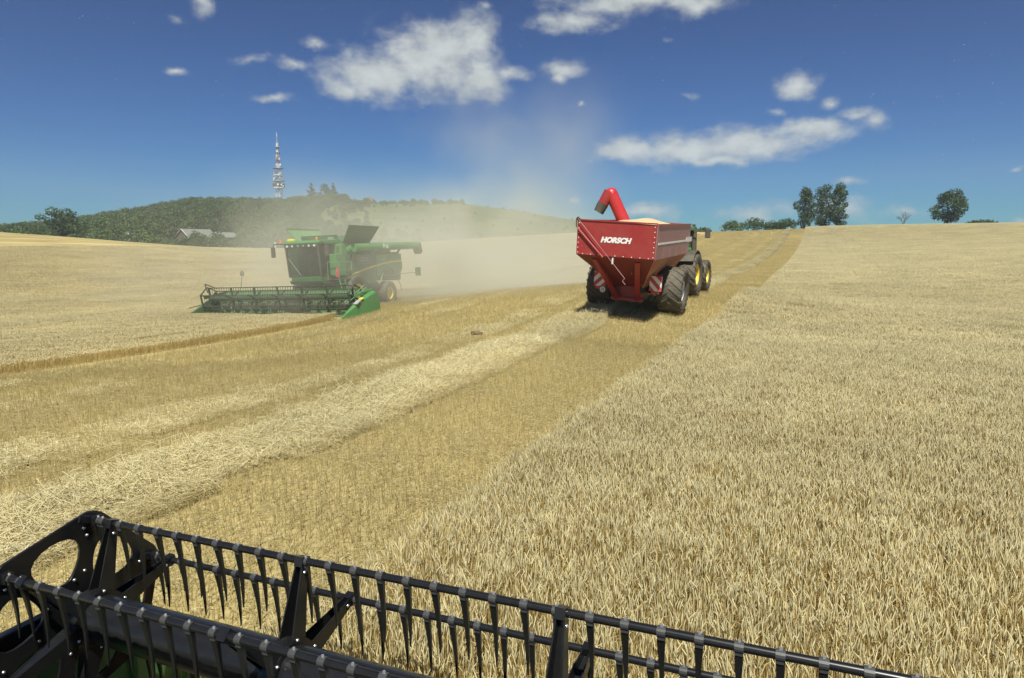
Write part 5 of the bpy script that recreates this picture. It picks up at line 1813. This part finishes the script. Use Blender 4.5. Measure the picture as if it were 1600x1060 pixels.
def marker_post():
    p = at(374, 417, 62)
    z = H(p.x, p.y)
    T = thing('marker_post', 'thin leaning post with dark head standing in the wheat left of the combine', 'post', (p.x, p.y, z))
    MB().tube((0, 0, -.2), (.22, 0, 1.35), .03, n=6).build('pole', 'post', T)
    MB().box((.24, 0, 1.5), (.32, .14, .34), (0, R(8), 0)).box((.24, 0, 1.7), (.2, .1, .1)).build('head', 'post', T, bevel=.03)
    q = at(430, 390, 146)
    T = thing('boundary_post', 'short white post on the field edge left of the combine cab', 'post', (q.x, q.y, H(q.x, q.y)))
    MB().tube((0, 0, -.2), (0, 0, 1.3), .12, n=8).build('shaft', 'white', T)
    MB().lathe([(0, .14), (.1, .14), (.2, .001)], (0, 0, 1.3), 'z', 8).build('cap', 'white', T)


marker_post()


def clods():
    for (px, py, r, s, lab) in ((745, 536, 24.0, .17, 'dark clump of soil lying on the stubble in mid field'),):
        d = ray(px, py); k = r / math.hypot(d.x, d.y); x, y = d.x * k, d.y * k
        rnd = random.Random(3)
        bm = bmesh.new(); bmesh.ops.create_icosphere(bm, subdivisions=3, radius=1)
        for v in bm.verts:
            n = v.co.copy()
            v.co *= 1 + .25 * math.sin(5 * n.x + 1) * math.sin(4 * n.y) + rnd.uniform(-.12, .12)
            v.co.x *= s * 1.4; v.co.y *= s * .6; v.co.z *= s * .45
        me = bpy.data.meshes.new('soil_clump'); bm.to_mesh(me); bm.free()
        me.materials.append(paint('brown_soil', (.10, .065, .035), .95, dust=.2, scale=8))
        o = bpy.data.objects.new('soil_clump', me); COL.objects.link(o); o.location = (x, y, H(x, y) + .12)
        tag(o, lab, 'soil')


clods()


# ------------------------------------------------------------------ dust, chaff in the air, haze
def dust():
    x0, x1, y0, y1, z0, z1 = -58, -6, 18, 80, -1.8, 19
    o = MB().box(((x0 + x1) / 2, (y0 + y1) / 2, (z0 + z1) / 2), (x1 - x0, y1 - y0, z1 - z0))
    m, t, out = new_mat('harvest_dust')
    L = t.links.new
    tc = N(t, 'ShaderNodeTexCoord')
    nz = N(t, 'ShaderNodeTexNoise'); nz.inputs['Scale'].default_value = .2; nz.inputs['Detail'].default_value = 4; nz.inputs['Roughness'].default_value = .6
    L(tc.outputs['Object'], nz.inputs['Vector'])
    sub = N(t, 'ShaderNodeVectorMath', operation='SUBTRACT'); sub.inputs[1].default_value = (.5, .5, .5)
    L(nz.outputs['Color'], sub.inputs[0])
    sc = N(t, 'ShaderNodeVectorMath', operation='MULTIPLY'); sc.inputs[1].default_value = (9, 9, 5); L(sub.outputs[0], sc.inputs[0])
    ad = N(t, 'ShaderNodeVectorMath', operation='ADD'); L(tc.outputs['Object'], ad.inputs[0]); L(sc.outputs[0], ad.inputs[1])
    acc = None
    for (c, s, w) in DUST:
        a = N(t, 'ShaderNodeVectorMath', operation='SUBTRACT'); a.inputs[1].default_value = c; L(ad.outputs[0], a.inputs[0])
        b = N(t, 'ShaderNodeVectorMath', operation='DIVIDE'); b.inputs[1].default_value = s; L(a.outputs[0], b.inputs[0])
        d = N(t, 'ShaderNodeVectorMath', operation='DOT_PRODUCT'); L(b.outputs[0], d.inputs[0]); L(b.outputs[0], d.inputs[1])
        e = N(t, 'ShaderNodeMath', operation='SUBTRACT', use_clamp=True); e.inputs[0].default_value = 1; L(d.outputs['Value'], e.inputs[1])
        p = N(t, 'ShaderNodeMath', operation='POWER'); p.inputs[1].default_value = 1.6; L(e.outputs[0], p.inputs[0])
        f = N(t, 'ShaderNodeMath', operation='MULTIPLY'); f.inputs[1].default_value = w; L(p.outputs[0], f.inputs[0])
        if acc is None: acc = f
        else:
            q = N(t, 'ShaderNodeMath', operation='ADD'); L(acc.outputs[0], q.inputs[0]); L(f.outputs[0], q.inputs[1]); acc = q
    mr = N(t, 'ShaderNodeMapRange'); mr.inputs['From Min'].default_value = .32; mr.inputs['From Max'].default_value = .68
    mr.inputs['To Min'].default_value = .05; mr.inputs['To Max'].default_value = 1.6
    L(nz.outputs['Fac'], mr.inputs['Value'])
    mu = N(t, 'ShaderNodeMath', operation='MULTIPLY'); L(acc.outputs[0], mu.inputs[0]); L(mr.outputs[0], mu.inputs[1])
    v = N(t, 'ShaderNodeVolumePrincipled')
    v.inputs['Color'].default_value = (.76, .75, .635, 1); v.inputs['Anisotropy'].default_value = -.15
    L(mu.outputs[0], v.inputs['Density'])
    L(v.outputs[0], out.inputs['Volume'])
    ob = o.build('dust_cloud', m)
    tag(ob, 'pale dust cloud drifting up behind the far green combine', 'dust', kind='stuff')


DUST = [((-15.5, 42, 1.2), (9, 14, 3.6), .06), ((-20, 43, 2.5), (10, 13, 6), .13), ((-17.5, 46, 6.5), (6, 8, 8.5), .045), ((-19, 40, 1), (12, 16, 3.2), .055), ((-27, 40, 3), (14, 13, 5.5), .025), ((-24, 31, 4), (8, 9, 4.5), .04), ((-16, 47, 11.5), (5, 6, 5), .03), ((-22, 45, 11), (5, 6, 6), .03), ((-25, 27, 2), (11, 8, 4.5), .03), ((-32, 46, 1), (26, 26, 4.5), .010)]
dust()


def chaff():
    g = np.random.default_rng(12)
    n = 700
    vs, fs = [], []
    for i in range(n):
        px, py = g.uniform(-60, 1660), g.uniform(0, 520) if i < 560 else g.uniform(300, 480)
        r = g.uniform(5, 16)
        p = np.array(at(px, py, r))
        if p[2] < H(p[0], p[1]) + 1.2: continue
        s = g.uniform(.002, .009) * r / 8
        a = unit(g.normal(size=3)); b = unit(np.cross(a, g.normal(size=3))) * .4; c = np.cross(a, b) * .4
        o = len(vs)
        vs += [p - a * s, p + b * s, p + c * s, p + a * s]
        fs += [(o, o + 1, o + 2), (o + 3, o + 2, o + 1), (o, o + 2, o + 3), (o, o + 3, o + 1)]
    me = bpy.data.meshes.new('flying_chaff'); me.from_pydata([tuple(v) for v in vs], [], fs)
    me.materials.append(paint('chaff', (.75, .68, .5), .8, dust=0))
    o = bpy.data.objects.new('flying_chaff', me); COL.objects.link(o)
    tag(o, 'tiny bits of pale chaff floating in the air', 'chaff', kind='stuff')


chaff()


def haze():
    o = MB().box((0, 0, 60), (4300, 4300, 270))
    m, t, out = new_mat('summer_haze')
    v = N(t, 'ShaderNodeVolumePrincipled')
    v.inputs['Color'].default_value = (.76, .84, 1.0, 1)
    v.inputs['Density'].default_value = HAZE
    v.inputs['Anisotropy'].default_value = .2
    t.links.new(v.outputs[0], out.inputs['Volume'])
    ob = o.build('haze', m)
    tag(ob, 'thin summer haze over the whole field and hill', 'haze', kind='stuff')


HAZE = .00023
haze()
